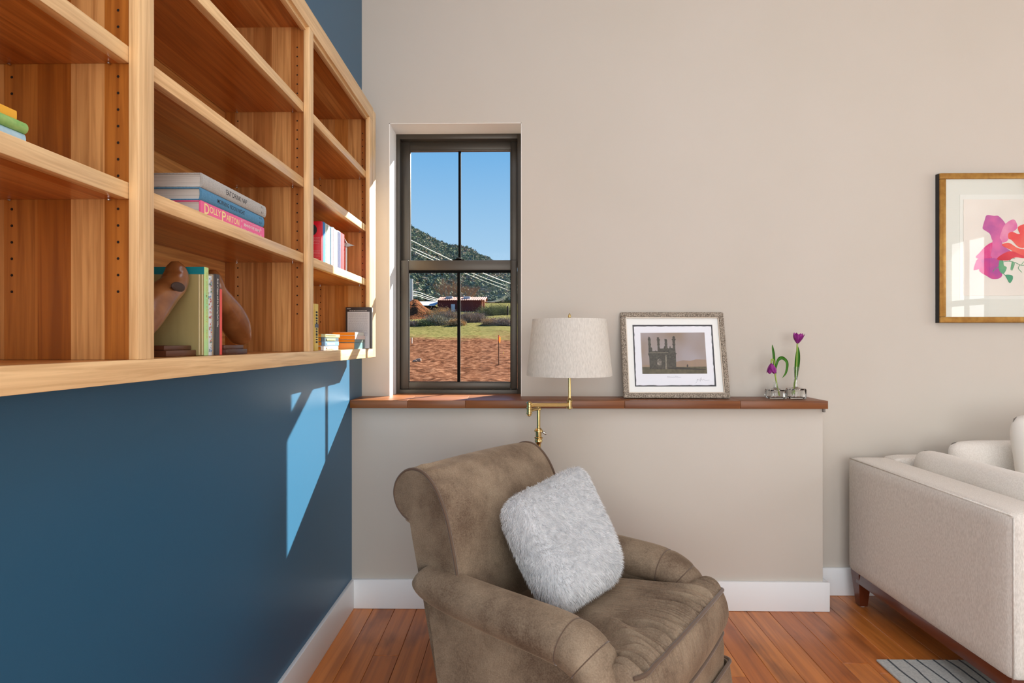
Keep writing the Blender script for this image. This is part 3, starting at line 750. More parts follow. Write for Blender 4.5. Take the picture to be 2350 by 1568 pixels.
for sgn in (-1, 1):
    pts = smoothline([(ctr.x, 2.42, zs0-.003), (ctr.x+sgn*.016, 2.42, zs0-.006), (ctr.x+sgn*.026, 2.42, zs0+.004), (ctr.x+sgn*.036, 2.42, zs0+.05), (ctr.x+sgn*.026, 2.42, hz-.02), (ctr.x, 2.42, hz)], 6)
    atube(bm, pts, .0016, 6)
obj('harp', bm, M_BRASS, lamp, smooth=True)
setang(obj('finial', alathe(NB(), [(.004, zs1-.014), (.005, zs1), (.0035, zs1+.003), (.0065, zs1+.010), (.0055, zs1+.017), (.001, zs1+.026)], (ctr.x, 2.42, 0), 14), M_BRASS, lamp), 70)
obj('bulb', alathe(NB(), [(.006, zs0+.08), (.013, zs0+.085), (.028, zs0+.125), (.024, zs0+.150), (.006, zs0+.162)], (ctr.x, 2.42, 0), 16), pm('frosted_bulb', S(235, 232, 226), .4), lamp, smooth=True)

# ------------------------------------------------------------------ framed photograph leaning on the ledge
Fb = Vector((0, 2.655, .9425)); Ft = Vector((0, 2.752, 1.339))
FU = (Ft-Fb).normalized(); FN = Vector((1, 0, 0)).cross(FU); FN = FN if FN.y < 0 else -FN
FX0, FX1 = PY(1432, 915, 2.655).x, PY(1677, 914, 2.655).x
FW = FX1-FX0; FH = (Ft-Fb).length
def FP(s, t, off=0.0): return Vector((FX0+s, 0, 0)) + Vector((0, Fb.y, Fb.z)) + FU*t + FN*off
def FQ(u, v, off=0.0):                 # photograph pixel -> point on the picture's plane
    k = (u-CU)/FPX; d = Vector((math.cos(YAW)*k-math.sin(YAW), math.sin(YAW)*k+math.cos(YAW), -(v-CV)/FPX))
    c = Vector((0, 0, CAMZ)); t = (Fb-c).dot(FN)/d.dot(FN)
    return c + d*t + FN*off
pf = thing('framed_photograph', 'silver framed photograph of a ruined minaret building leaning on the ledge', 'picture frame', (FX0+FW/2, Fb.y, .938))
M_SILVER = pm('embossed_pewter_frame', S(176, 164, 148), .34, metal=.75, c2=S(104, 94, 82), nscale=210, stretch=(1.5, 1, 1), bump=1.0, bscale=230, ramp=(.40, .60), bdist=.004)
M_SILVER2 = pm('plain_pewter_lip', S(200, 190, 176), .3, metal=.7)
fwid = .0245
def bar(bm, s0, s1, t0, t1, o0, o1):
    vs = [FP(s, t, o) for o in (o0, o1) for (s, t) in ((s0, t0), (s1, t0), (s1, t1), (s0, t1))]
    v = [bm.verts.new(p) for p in vs]
    for f in ((0, 1, 2, 3), (4, 5, 6, 7), (0, 1, 5, 4), (1, 2, 6, 5), (2, 3, 7, 6), (3, 0, 4, 7)): bm.faces.new([v[i] for i in f])
    return bm
for (s0, s1, t0, t1) in ((0, FW, 0, fwid), (0, FW, FH-fwid, FH), (0, fwid, fwid, FH-fwid), (FW-fwid, FW, fwid, FH-fwid)):
    bm = fixn(bar(NB(), s0, s1, t0, t1, -.018, 0)); bmesh.ops.bevel(bm, geom=bm.edges[:], offset=.003, segments=2, affect='EDGES')
    setang(obj('frame_rail', bm, M_SILVER, pf))
bm = NB(); g = fwid; w_ = .003
for (s0, s1, t0, t1) in ((g-.001, FW-g+.001, g-.001, g+w_), (g-.001, FW-g+.001, FH-g-w_, FH-g+.001), (g-.001, g+w_, g, FH-g), (FW-g-w_, FW-g+.001, g, FH-g)): bar(bm, s0, s1, t0, t1, -.014, -.0015)
obj('frame_lip', fixn(bm), M_SILVER2, pf)
obj('backing', fixn(bar(NB(), .01, FW-.01, .01, FH-.01, -.017, -.013)), M_DARK, pf)
obj('mat_board', fixn(bar(NB(), g, FW-g, g, FH-g, -.013, -.0105)), pm('white_mat', S(246, 247, 243), .8), pf)
OX = -.0100
def FZ(zx, zy): return (1410+zx*.14668, 700+zy*.14668)
def fpoly(name, pts, off, mat, th=.0003, conv=FZ):
    return obj(name, apoly(NB(), [FQ(*conv(*p), off) for p in pts], FN, th), mat, pf)
rr = random.Random(1)
fpoly('black_border', [(288, 305), (1540, 303), (1606, 1270), (330, 1272)], OX, pm('border_black', S(70, 72, 76), .7))
inn = [(312, 330), (1518, 326), (1578, 1250), (350, 1256)]
deck = []
for k in range(4):
    a_, b_ = inn[k], inn[(k+1) % 4]
    for q in range(22): deck.append((a_[0]+(b_[0]-a_[0])*q/22+rr.uniform(-4, 4), a_[1]+(b_[1]-a_[1])*q/22+rr.uniform(-4, 4)))
fpoly('deckled_paper', deck, OX+.0004, pm('deckle_white', S(240, 242, 248), .8))
# printed photograph: sky, ground, monument, figure
m, N, L, b = newmat('photo_sky')
tc = N.new('ShaderNodeTexCoord'); gm = N.new('ShaderNodeTexNoise'); gm.inputs['Scale'].default_value = 5; gm.inputs['Detail'].default_value = 2
L.new(tc.outputs['Object'], gm.inputs['Vector'])
rp = N.new('ShaderNodeValToRGB'); rp.color_ramp.elements[0].position = .3; rp.color_ramp.elements[0].color = S(150, 132, 116); rp.color_ramp.elements[1].position = .62; rp.color_ramp.elements[1].color = S(172, 166, 172)
L.new(gm.outputs['Fac'], rp.inputs[0]); L.new(rp.outputs[0], b.inputs['Base Color']); b.inputs['Roughness'].default_value = .5
fpoly('photo_print', [(413, 430), (1418, 425), (1462, 1070), (445, 1075)], OX+.0008, m)
fpoly('photo_haze', [(440, 940), (600, 930), (1000, 880), (1080, 860), (1200, 870), (1280, 845), (1446, 850), (1455, 960), (442, 990)], OX+.0011, pm('photo_haze', S(164, 140, 118), .5, c2=S(152, 132, 116), nscale=40))
fpoly('photo_ground', [(440, 965), (1000, 965), (1453, 960), (1462, 1070), (445, 1075)], OX+.0014, pm('photo_ground', S(104, 98, 76), .5, c2=S(84, 80, 62), nscale=70))
fpoly('photo_shadow', [(960, 965), (1100, 975), (1200, 985), (1440, 1000), (1440, 1012), (1200, 1005), (840, 1000)], OX+.0016, pm('photo_dark', S(58, 56, 52), .5))
mon = [(360,1085),(345,760),(310,690),(330,670),(325,460),(315,440),(325,420),(318,340),(305,325),(312,300),(312,280),(335,240),(365,270),(375,300),(385,330),(378,350),(380,420),(395,440),(385,465),(385,520),(405,520),(420,545),(425,620),(490,620),(505,595),(525,615),(560,620),(560,480),(545,455),(555,430),(545,345),(528,330),(545,310),(540,265),(570,255),(600,265),(600,300),(628,325),(612,350),(608,420),(620,450),(608,470),(620,550),(715,550),(725,500),(745,490),(750,460),(738,430),(750,400),(740,330),(735,305),(785,303),(805,340),(805,420),(815,435),(805,460),(820,540),(860,550),(870,500),(885,480),(895,505),(905,540),(950,545),(955,470),(935,440),(950,420),(940,340),(918,315),(945,295),(940,255),(975,228),(1010,255),(1005,290),(1030,310),(1012,345),(1010,420),(1022,440),(1012,470),(1015,540),(1025,660),(1052,680),(1030,710),(1042,1040),(900,1070),(800,1085)]
MZ = lambda zx, zy: (1460+zx*.0892857, 750+zy*.0892857)
fpoly('photo_monument', mon, OX+.0018, pm('photo_stone', S(62, 60, 54), .5, c2=S(92, 90, 78), nscale=160, ramp=(.4, .7)), conv=MZ)
fpoly('photo_arch', [(550,985),(548,880),(570,830),(610,808),(648,840),(662,890),(662,985)], OX+.0022, pm('photo_arch', S(150, 142, 130), .5, c2=S(84, 80, 74), nscale=90), conv=MZ)
fpoly('photo_pillar', [(755,720),(795,720),(806,1082),(760,1082)], OX+.0022, pm('photo_pillar', S(142, 134, 118), .5, c2=S(110, 104, 92), nscale=120), conv=MZ)
fpoly('photo_cornice', [(345,655),(840,650),(840,668),(345,676)], OX+.0022, MATS['photo_pillar'], conv=MZ)
fpoly('photo_figure', [(1318,1030),(1310,995),(1320,965),(1332,955),(1342,970),(1350,1000),(1340,1030)], OX+.0020, MATS['photo_dark'], conv=MZ)
M_PENCIL = pm('pencil', S(178, 180, 188), .7)
def scrib(name, pts, rad=.0005):
    obj(name, atube(NB(), smoothline([FQ(*MZ(*p), OX+.001) for p in pts], 5), rad, 5), M_PENCIL, pf, label='pencilled handwriting')
scrib('pencil_title', [(810,1300),(830,1262),(845,1300),(870,1270),(880,1300),(910,1275),(915,1302),(950,1280),(955,1302),(985,1275),(1000,1302),(1040,1262),(1045,1300),(1080,1272),(1090,1300),(1120,1280),(1130,1302),(1170,1280)])
scrib('signature', [(1530,1440),(1560,1430),(1600,1340),(1570,1370),(1610,1345),(1640,1370),(1690,1300),(1660,1400),(1690,1345),(1720,1370),(1745,1340),(1770,1365),(1830,1372),(1900,1362)])
obj('glass_pane', fixn(bar(NB(), g, FW-g, g, FH-g, -.0055, -.0035)), M_PGLASS, pf)
bm = NB(); e0 = FP(FW/2, FH*.55, -.0185); atube(bm, [e0, (e0.x, D2-.006, .9465)], .006, 8); obj('easel_leg', bm, M_DARK, pf)

# ------------------------------------------------------------------ tulips in small glass vases
m, N, L, b = newmat('clear_glass')
b.inputs['Transmission Weight'].default_value = 1; b.inputs['Roughness'].default_value = .01; b.inputs['IOR'].default_value = 1.45; b.inputs['Base Color'].default_value = (.97, .985, .98, 1)
M_CLEAR = m
M_PETAL = pm('purple_petal', S(166, 34, 152), .45, c2=S(204, 90, 190), nscale=60, stretch=(2, 2, .3), sheen=.2)
M_STEM = pm('tulip_stem', S(148, 176, 72), .5); M_LEAF = pm('tulip_leaf', S(64, 134, 26), .42, c2=S(92, 158, 44), nscale=40, stretch=(3, 3, .2))
VY = 2.668
def vase(label, u0, u1, vt, un, vn, zsq):
    a = PY(u0, 914, VY); b = PY(u1, 914, VY); cx = (a.x+b.x)/2; w = (b.x-a.x)/2
    t_ = thing('bud_vase', label, 'vase', (cx, VY, .938), 0, 'small glass bud vases on the ledge')
    z0 = .9383; z1 = PY(u0, vt, VY).z; zn = PY(un, vn, VY).z
    bm = NB(); secs = []
    def sq(w_, z, rnd):
        out = []
        for k in range(32):
            an = 2*math.pi*(k+.5)/32; c, s_ = math.cos(an), math.sin(an); p = rnd
            r = (abs(c)**p+abs(s_)**p)**(-1/p); out.append((cx+w_*r*c, VY+w_*r*s_, z))
        return out
    nr = .011
    for (w_, z, p) in ((w*.8, z0, 6), (w*.97, z0+.003, 7), (w, z0+.008, 8), (w, z1-.006, 8), (w*.93, z1-.001, 6), (w*.55, z1+.002, 3), (nr, z1+.005, 2), (nr*.92, (z1+zn)/2, 2), (nr*1.02, zn, 2), (nr*.8, zn, 2), (nr*.74, z1+.004, 2), (w*.45, z1-.004, 3), (w*.80, z1-.008, 5), (w*.82, z0+.011, 5), (w*.7, z0+.008, 5)):
        secs.append(sq(w_, z, p))
    aloft(bm, secs); fixn(bm); vo = setang(obj('glass_body', bm, M_CLEAR, t_), 35)
    return cx, z0, zn
def blade(bm, pts, w, nrm):
    """leaf: curved blade with a folded cross-section"""
    pl = smoothline(pts, 6); n = len(pl); rows = []
    for i, p in enumerate(pl):
        t = (pl[min(i+1, n-1)]-pl[max(i-1, 0)]).normalized(); sd = t.cross(Vector(nrm)).normalized(); nn = sd.cross(t)
        f = i/(n-1); ww = w*max(math.sin(math.pi*min(f*.92+.08, 1))**.7, .04)
        rows.append([p-sd*ww+nn*ww*.5, p-sd*ww*.5+nn*.1*ww, p, p+sd*ww*.5+nn*.1*ww, p+sd*ww+nn*ww*.5])
    aloft(bm, rows, False, False)
    r = bmesh.ops.solidify(bm, geom=bm.faces[:], thickness=.0008)
    return bm
def tulip(label, stem, head, d, size, opened, leaves):
    t_ = thing('tulip', label, 'flower', tuple(stem[0]), 0, 'purple tulips on the ledge')
    obj('stem', atube(NB(), smoothline(stem, 6), .0032, 8), M_STEM, t_, smooth=True)
    for pts, w, nr in leaves: obj('leaf', blade(NB(), pts, w, nr), M_LEAF, t_, smooth=True)
    d = Vector(d).normalized(); a = d.orthogonal().normalized(); c = d.cross(a); head = Vector(head)
    for k in range(6):
        an = k*math.pi/3 + (.0 if k % 2 else .0); rl = 1.0 if k % 2 else .90
        ro = a*math.cos(an)+c*math.sin(an); sd = d.cross(ro)
        bm = NB(); rows = []
        for i in range(10):
            f = i/9; r = size*.46*rl*(math.sin(math.pi*min(f*.62+.02, .62))**.75)*(1+opened*(f**3)); h = size*f*1.1
            ww = size*.42*math.sin(math.pi*(f*.86+.10))**.8 if f < .98 else size*.06
            row = []
            for j in range(7):
                q = (j-3)/3; ang = q*ww/max(r, .004)*.9
                ang = max(min(ang, 1.0), -1.0)
                row.append(head + d*(h-abs(q)**2*size*.06*f) + ro*r*math.cos(ang) + sd*r*math.sin(ang))
            rows.append(row)
        aloft(bm, rows, False, False); bmesh.ops.solidify(bm, geom=bm.faces[:], thickness=.0006)
        obj('petal', bm, M_PETAL, t_, smooth=True)
cx, z0, zn = vase('squat clear glass bud vase holding the drooping tulip', 1761, 1800, 893, 1777, 877, 0)
P = lambda u, v, dy=0: PY(u, v, VY+dy)
tulip('drooping purple tulip with a curled leaf in the left vase',
      [P(1788, 908), P(1784, 890), P(1779, 860), P(1777, 835), P(1774, 826, -.01), P(1771, 826, -.018), P(1770, 834, -.022)], P(1770, 834, -.022), (.02, -.1, -1), .044, .1,
      [([P(1780, 868), P(1777, 840), P(1775, 815), P(1773, 800), P(1772, 791)], .0058, (0, -1, .1)),
       ([P(1779, 850), P(1784, 828), P(1794, 822), P(1805, 833), P(1803, 855), P(1795, 868)], .0078, (.25, -1, .2))])
cx2, z02, zn2 = vase('tall-necked clear glass bud vase holding the upright tulip', 1809, 1845, 891, 1827, 842, 0)
tulip('upright purple tulip with one broad leaf in the right vase',
      [P(1819, 905), P(1824, 880), P(1828, 840), P(1829, 800), P(1830, 788)], P(1830, 789), (.10, -.05, 1), .045, .35,
      [([P(1826, 872), P(1828, 840), P(1830, 815), P(1831, 795)], .0115, (-.1, -1, 0))])

# ------------------------------------------------------------------ framed flower painting at the right
PFy = 2.742
c0 = PY(2158, 741, PFy); c1 = PY(2158, 397, PFy)
x0p, zb0, zt0 = c0.x, c0.z, c1.z; x1p = x0p + .92
pt = thing('framed_painting', 'pink and red flower watercolour in a thin gold frame on the right wall', 'painting', ((x0p+x1p)/2, D2, zb0))
M_GOLD = pm('gold_leaf', S(176, 134, 66), .38, metal=.55, c2=S(156, 112, 52), nscale=40)
M_BLK = pm('black_frame_side', S(30, 29, 30), .5)
fw = .028
for (a_, b_, c_, d_) in ((x0p, x1p, zb0, zb0+fw), (x0p, x1p, zt0-fw, zt0), (x0p, x0p+fw, zb0+fw, zt0-fw), (x1p-fw, x1p, zb0+fw, zt0-fw)):
    box('frame_rail', (a_+.0005, b_-.0005, PFy, PFy+.010, c_+.0005, d_-.0005), M_GOLD, pt, .002)
box('inner_bead', (x0p+fw-.006, x1p-fw+.006, PFy+.002, PFy+.004, zb0+fw-.006, zb0+fw-.003), M_GOLD, pt, 0)
bm = NB(); 
for (a_, b_, c_, d_) in ((x0p, x1p, zb0, zb0+.02), (x0p, x1p, zt0-.02, zt0), (x0p, x0p+.02, zb0+.02, zt0-.02), (x1p-.02, x1p, zb0+.02, zt0-.02)): abox(bm, a_, b_, PFy+.0095, D2-.0006, c_, d_)
obj('frame_side', bm, M_BLK, pt)
box('mat_board', (x0p+.01, x1p-.01, PFy+.008, PFy+.012, zb0+.01, zt0-.01), pm('painting_mat', S(226, 228, 218), .85, bump=.2, bscale=120, bstretch=(.1, 1, 3)), pt, 0)
Q = lambda zx, zy: (2080+zx*.267857, 360+zy*.267857)
def ppoly(name, pts, off, mat, th=.0003):
    pts = smoothline([PY(*Q(*p), PFy+.008-off) for p in pts], 4, True)
    return obj(name, apoly(NB(), pts, (0, -1, 0), th), mat, pt)
a_, b_ = PY(*Q(458, 325), PFy+.008), PY(*Q(458, 1222), PFy+.008)
box('float_mount', (a_.x, x1p-(a_.x-x0p), PFy+.0070, PFy+.0079, b_.z, a_.z), pm('mount_white', S(234, 236, 228), .85), pt, 0)
a_, b_ = PY(*Q(490, 365), PFy+.006), PY(*Q(490, 1190), PFy+.006)
rr = random.Random(8); pts = []
xa, xb = a_.x, x1p-(a_.x-x0p)
for q in range(40): pts.append((xa+rr.uniform(-.0007, .0007), PFy+.0068, b_.z+(a_.z-b_.z)*q/40))
for q in range(40): pts.append((xa+(xb-xa)*q/40, PFy+.0068, a_.z+rr.uniform(-.0007, .0007)))
for q in range(40): pts.append((xb+rr.uniform(-.0007, .0007), PFy+.0068, a_.z+(b_.z-a_.z)*q/40))
for q in range(40): pts.append((xb+(xa-xb)*q/40, PFy+.0068, b_.z+rr.uniform(-.0007, .0007)))
obj('watercolour_paper', apoly(NB(), pts, (0, -1, 0), .0016), pm('watercolour_paper', S(240, 234, 224), .85, c2=S(230, 224, 214), nscale=4), pt)
W = [pm('wash_pink', S(226, 110, 168), .8, c2=S(186, 92, 160), nscale=14), pm('wash_magenta', S(222, 66, 136), .8, c2=S(228, 120, 172), nscale=14),
     pm('wash_violet', S(176, 74, 156), .8, c2=S(222, 80, 144), nscale=16), pm('wash_red', S(232, 58, 68), .8, c2=S(240, 110, 96), nscale=12),
     pm('wash_crimson', S(206, 34, 64), .8, c2=S(228, 62, 82), nscale=14), pm('wash_green', S(70, 158, 120), .8, c2=S(110, 176, 130), nscale=25), pm('wash_pale_pink', S(238, 160, 190), .8, c2=S(222, 110, 170), nscale=14)]
o1 = .0030
ppoly('painted_petal', [(690,500),(750,506),(790,508),(840,560),(850,600),(820,690),(790,720),(740,720),(715,660),(660,622),(655,600),(672,540)], o1, W[0])
ppoly('painted_petal', [(845,580),(900,540),(935,548),(950,610),(905,650),(865,720),(820,735),(800,700),(815,640)], o1+.0002, W[6])
ppoly('painted_petal', [(742,735),(680,765),(625,825),(595,862),(660,882),(730,875),(748,810)], o1, W[1])
ppoly('painted_petal', [(742,712),(800,698),(835,765),(898,815),(830,845),(780,872),(722,852),(735,790)], o1+.0004, W[0])
ppoly('painted_petal', [(600,890),(628,876),(646,912),(632,955),(590,970),(577,965)], o1+.0006, W[1])
ppoly('painted_petal', [(632,882),(710,868),(800,872),(826,905),(795,945),(822,1008),(795,1042),(735,1046),(690,1022),(625,978),(640,930)], o1+.0003, W[2])
ppoly('painted_petal', [(874,660),(905,642),(960,662),(1010,648),(1040,700),(1020,775),(960,772),(905,715),(876,700)], o1+.0006, W[3])
ppoly('painted_petal', [(955,610),(985,585),(1060,570),(1110,620),(1060,668),(985,666)], o1+.0008, W[3])
ppoly('painted_petal', [(818,752),(880,738),(955,782),(1040,800),(1080,850),(960,848),(900,800),(845,775)], o1+.0009, W[3])
ppoly('painted_petal', [(775,878),(840,825),(910,810),(1000,848),(1090,852),(1010,868),(935,862),(870,888)], o1+.0011, W[4])
ppoly('painted_petal', [(1100,600),(1180,560),(1260,620),(1230,720),(1140,760),(1090,700)], o1+.0006, W[4])
ppoly('painted_petal', [(1060,760),(1150,740),(1220,800),(1180,880),(1090,860)], o1+.0007, W[3])
ppoly('painted_leaf', [(800,885),(828,890),(836,930),(860,950),(836,1000),(806,990),(790,945)], o1+.0008, W[5])
ppoly('painted_leaf', [(850,1012),(905,1016),(912,1048),(888,1082),(866,1050)], o1+.0007, W[5])
ppoly('painted_leaf', [(905,900),(920,905),(915,945),(900,970),(893,960)], o1+.0007, W[5])
bm = NB()
for pl in ([(830,900),(880,895),(930,905),(985,930),(1030,925)], [(930,905),(920,940),(905,975)], [(975,925),(960,955),(990,990)], [(800,940),(760,960),(740,985)], [(830,1000),(850,1020),(880,1075)], [(985,925),(1020,890),(1080,880)], [(880,895),(905,870),(930,872)]):
    atube(bm, smoothline([PY(*Q(*p), PFy+.0044) for p in pl], 5), .0012, 5)
obj('painted_tendril', bm, W[5], pt)
box('glass_pane', (x0p+fw-.004, x1p-fw+.004, PFy+.0015, PFy+.0028, zb0+fw-.004, zt0-fw+.004), M_PGLASS, pt, 0)

# ------------------------------------------------------------------ outlet on the half wall
oc = PY(1381, 1200, D1); 
ot = thing('wall_outlet', 'white outlet plate on the half wall behind the fur cushion', 'outlet', (oc.x-.035, D1, oc.z-.057))
box('cover_plate', (oc.x-.070, oc.x, D1-.006, D1-.0003, oc.z-.115, oc.z), M_BASE, ot, .0025)
for dz in (-.038, -.078): box('socket', (oc.x-.050, oc.x-.020, D1-.0075, D1-.0055, oc.z+dz-.014, oc.z+dz+.014), M_BASE, ot, .002)

# ------------------------------------------------------------------ rug
rc = PY(2010, 1512, 2.196); rx0, ry1 = rc.x, rc.y
rg = thing('area_rug', 'flat grey rug with dark charcoal stripes under the sofa', 'rug', (rx0+1, 1.2, 0))
M_RUG = pm('rug_wool', S(200, 202, 198), .95, c2=S(180, 184, 182), nscale=120, bump=.6, bscale=500, bdist=.003)
M_RUGD = pm('rug_stripe', S(62, 68, 74), .95, c2=S(86, 92, 96), nscale=90, bump=.6, bscale=500, bdist=.003)
box('rug_pile', (rx0, 3.4, .1, ry1, .0005, .010), M_RUG, rg, .004, 2)
rr = random.Random(12); xs = rx0+.045; k = 0
while xs < 3.35:
    bm = NB(); pts = []; y = ry1-.004; ph = rr.uniform(0, 6)
    n = 60
    for i in range(n+1):
        yy = ry1-.002-(ry1-.104)*i/n; pts.append((xs+.004*math.sin(yy*9+ph)+.003*math.sin(yy*23+ph*2)+rr.uniform(-.0015, .0015), yy))
    hw = rr.uniform(.0035, .0055)
    rows = [[(p[0]-hw, p[1], .0098), (p[0]-hw*.6, p[1], .0112), (p[0]+hw*.6, p[1], .0112), (p[0]+hw, p[1], .0098)] for p in pts]
    aloft(bm, rows, False, False)
    obj('rug_stripe', fixn(bm), M_RUGD, rg, smooth=True)
    xs += rr.uniform(.046, .058)
    k += 1

# ------------------------------------------------------------------ sofa
M_SOFA = pm('oatmeal_weave', S(232, 225, 215), .95, c2=S(214, 206, 195), nscale=260, stretch=(1, 1, .35), sheen=.15, bump=.35, bscale=600, bdist=.002)
M_SOFA2 = pm('oatmeal_cushion', S(236, 230, 221), .95, c2=S(224, 217, 207), nscale=200, sheen=.2, bump=.3, bscale=500, bdist=.002)
M_SLEG = wood('cherry_leg', [S(92, 40, 20), S(104, 48, 24)], 'y', 'x', .3, .3, 8, coat=.3)
SXL, SY0, SY1, SZ0, SZ1 = 1.508, 1.80, 2.705, .152, .669
sofa = thing('sofa', 'oatmeal fabric sofa with squared arm and dark wood base at the right', 'sofa', (2.5, 2.3, 0))
def softbox(name, b, mat, parent, bev=.03, crown=0.0, sub=10, label=None):
    """upholstered block: bevelled box with swelled faces"""
    x0, x1, y0, y1, z0, z1 = b
    bm = NB(); bmesh.ops.create_cube(bm, size=2)
    bmesh.ops.subdivide_edges(bm, edges=bm.edges[:], cuts=sub, use_grid_fill=True)
    hx, hy, hz = (x1-x0)/2, (y1-y0)/2, (z1-z0)/2; cx, cy, cz_ = (x0+x1)/2, (y0+y1)/2, (z0+z1)/2
    r = bev
    for v in bm.verts:
        c = v.co.copy()
        # denser near the edges
        s3 = [math.copysign(1-(1-abs(k))**1.6, k) for k in c]
        p = Vector((s3[0]*hx, s3[1]*hy, s3[2]*hz))
        core = Vector((max(-hx+r, min(hx-r, p.x)), max(-hy+r, min(hy-r, p.y)), max(-hz+r, min(hz-r, p.z))))
        d = p-core
        if d.length > 1e-6: p = core + d.normalized()*r if sum(abs(k) > 1e-6 for k in d) > 1 or d.length > r else p
        sw = Vector()
        for ax_ in range(3):
            o1_, o2_ = [q for q in range(3) if q != ax_]
            if abs(c[ax_]) > .999: sw[ax_] = math.copysign(crown*(1-c[o1_]**2)*(1-c[o2_]**2), c[ax_])
        v.co = p + sw + Vector((cx, cy, cz_))
    return obj(name, bm, mat, parent, smooth=True, label=label)
softbox('arm', (SXL, SXL+.175, SY0, SY1, SZ0, SZ1), M_SOFA, sofa, .022, .004)
softbox('arm', (3.45, 3.625, SY0, SY1, SZ0, SZ1), M_SOFA, sofa, .022, .004)
softbox('back_frame', (SXL+.16, 3.46, 2.605, SY1, SZ0, SZ1+.012), M_SOFA, sofa, .02, .003)
softbox('seat_base', (SXL+.17, 3.455, SY0+.03, 2.62, SZ0, .30), M_SOFA, sofa, .02)
for k in range(2): softbox('seat_cushion', (SXL+.18+k*.89, SXL+.18+k*.89+.88, SY0+.02, 2.60, .30, .455), M_SOFA2, sofa, .04, .02)
bm = NB()
obj('arm_seam', atube(NB(), [(SXL+.006, SY0+.012, SZ1-.006), (SXL+.006, SY1-.012, SZ1-.006)], .0028, 8), M_SOFA, sofa, smooth=True)
obj('arm_seam', atube(NB(), [(SXL+.007, SY0+.006, SZ0+.01), (SXL+.007, SY0+.006, SZ1-.012)], .0028, 8), M_SOFA, sofa, smooth=True)
box('base_rail', (SXL+.012, SXL+.05, SY0+.02, SY1-.05, .108, SZ0+.006), M_SLEG, sofa, .002)
box('base_rail', (SXL+.03, 3.6, SY0+.03, SY0+.06, .108, SZ0+.006), M_SLEG, sofa, .002)
box('base_rail', (SXL+.03, 3.6, SY1-.07, SY1-.035, .108, SZ0+.006), M_SLEG, sofa, .002)
for (lx, ly) in ((SXL+.040, SY1-.045), (SXL+.060, SY0+.05), (3.56, SY0+.05), (3.56, SY1-.05)):
    bm = NB(); t0, t1 = .031, .017
    aloft(bm, [[(lx-w, ly-w, z), (lx+w, ly-w, z), (lx+w, ly+w, z), (lx-w, ly+w, z)] for w, z in ((t1, .004 if ly > 2 else .012), (t0, SZ0+.005))]); fixn(bm)
    setang(obj('leg', bm, M_SLEG, sofa))
    bm = NB(); alathe(bm, [(.013, .0002), (.013, .0045)] if ly > 2 else [(.013, .0105), (.013, .0125)], (lx, ly, 0), 12); obj('foot_pad', bm, M_PAPER, sofa)
def puff(name, label, corners, th, mat, parent=None, n=26, pinch=.06, cat='cushion', group=None, noise_a=.004, nfreq=7.0, power=.5):
    """pillow from four corner points (order around) with a swelled middle"""
    c = [Vector(p) for p in corners]; nrm = ((c[1]-c[0]).cross(c[3]-c[0])).normalized()
    bm = NB(); grids = []
    for sgn in (1, -1):
        g_ = []
        for i in range(n+1):
            row = []
            for j in range(n+1):
                s, t = i/n, j/n
                a_, b_ = s*2-1, t*2-1
                pi = 1-pinch*(1-b_*b_); pj = 1-pinch*(1-a_*a_)
                s2, t2 = .5+a_*pi*math.sqrt(1-.17*b_**6)/2, .5+b_*pj*math.sqrt(1-.17*a_**6)/2
                p = c[0]*(1-s2)*(1-t2)+c[1]*s2*(1-t2)+c[2]*s2*t2+c[3]*(1-s2)*t2
                h = th*(max((1-a_**4)*(1-b_**4), 0))**power
                w = noise.noise(p*nfreq)*noise_a*min(h/th*2, 1)
                p = p + nrm*sgn*(h/2+w*sgn)
                row.append(bm.verts.new(p))
            g_.append(row)
        grids.append(g_)
        for i in range(n):
            for j in range(n): bm.faces.new((g_[i][j], g_[i+1][j], g_[i+1][j+1], g_[i][j+1]))
    bmesh.ops.remove_doubles(bm, verts=bm.verts[:], dist=1e-5); fixn(bm)
    o = obj(name, bm, mat, parent, smooth=True)
    if parent is None: tag(o, label, cat, group)
    return o
puff('bolster_cushion', 'long pale cushion propped along the inside of the sofa arm', [(1.735, 2.595, .47), (1.735, 1.86, .47), (1.765, 1.86, .742), (1.765, 2.595, .735)], .135, M_SOFA2, None, 26, .02, noise_a=.006, power=.35, group=None)
puff('back_cushion', 'textured pale back cushion standing against the sofa back', [(1.865, 2.545, .47), (2.56, 2.545, .47), (2.56, 2.575, .775), (1.865, 2.58, .768)], .12, M_SOFA2, None, 26, .03, noise_a=.006, power=.4)
a_ = PY(2290, 1040, 2.36); b_ = PY(2345, 985, 2.40)
puff('throw_pillow', 'smooth off-white throw pillow at the right picture edge on the sofa', [(a_.x+.06, 2.30, .475), (a_.x+.46, 2.30, .475), (a_.x+.50, 2.43, .93), (a_.x+.10, 2.43, .90)], .17, pm('offwhite_cotton', S(238, 233, 225), .9, sheen=.1), None, 24, .05, noise_a=.008, nfreq=6)

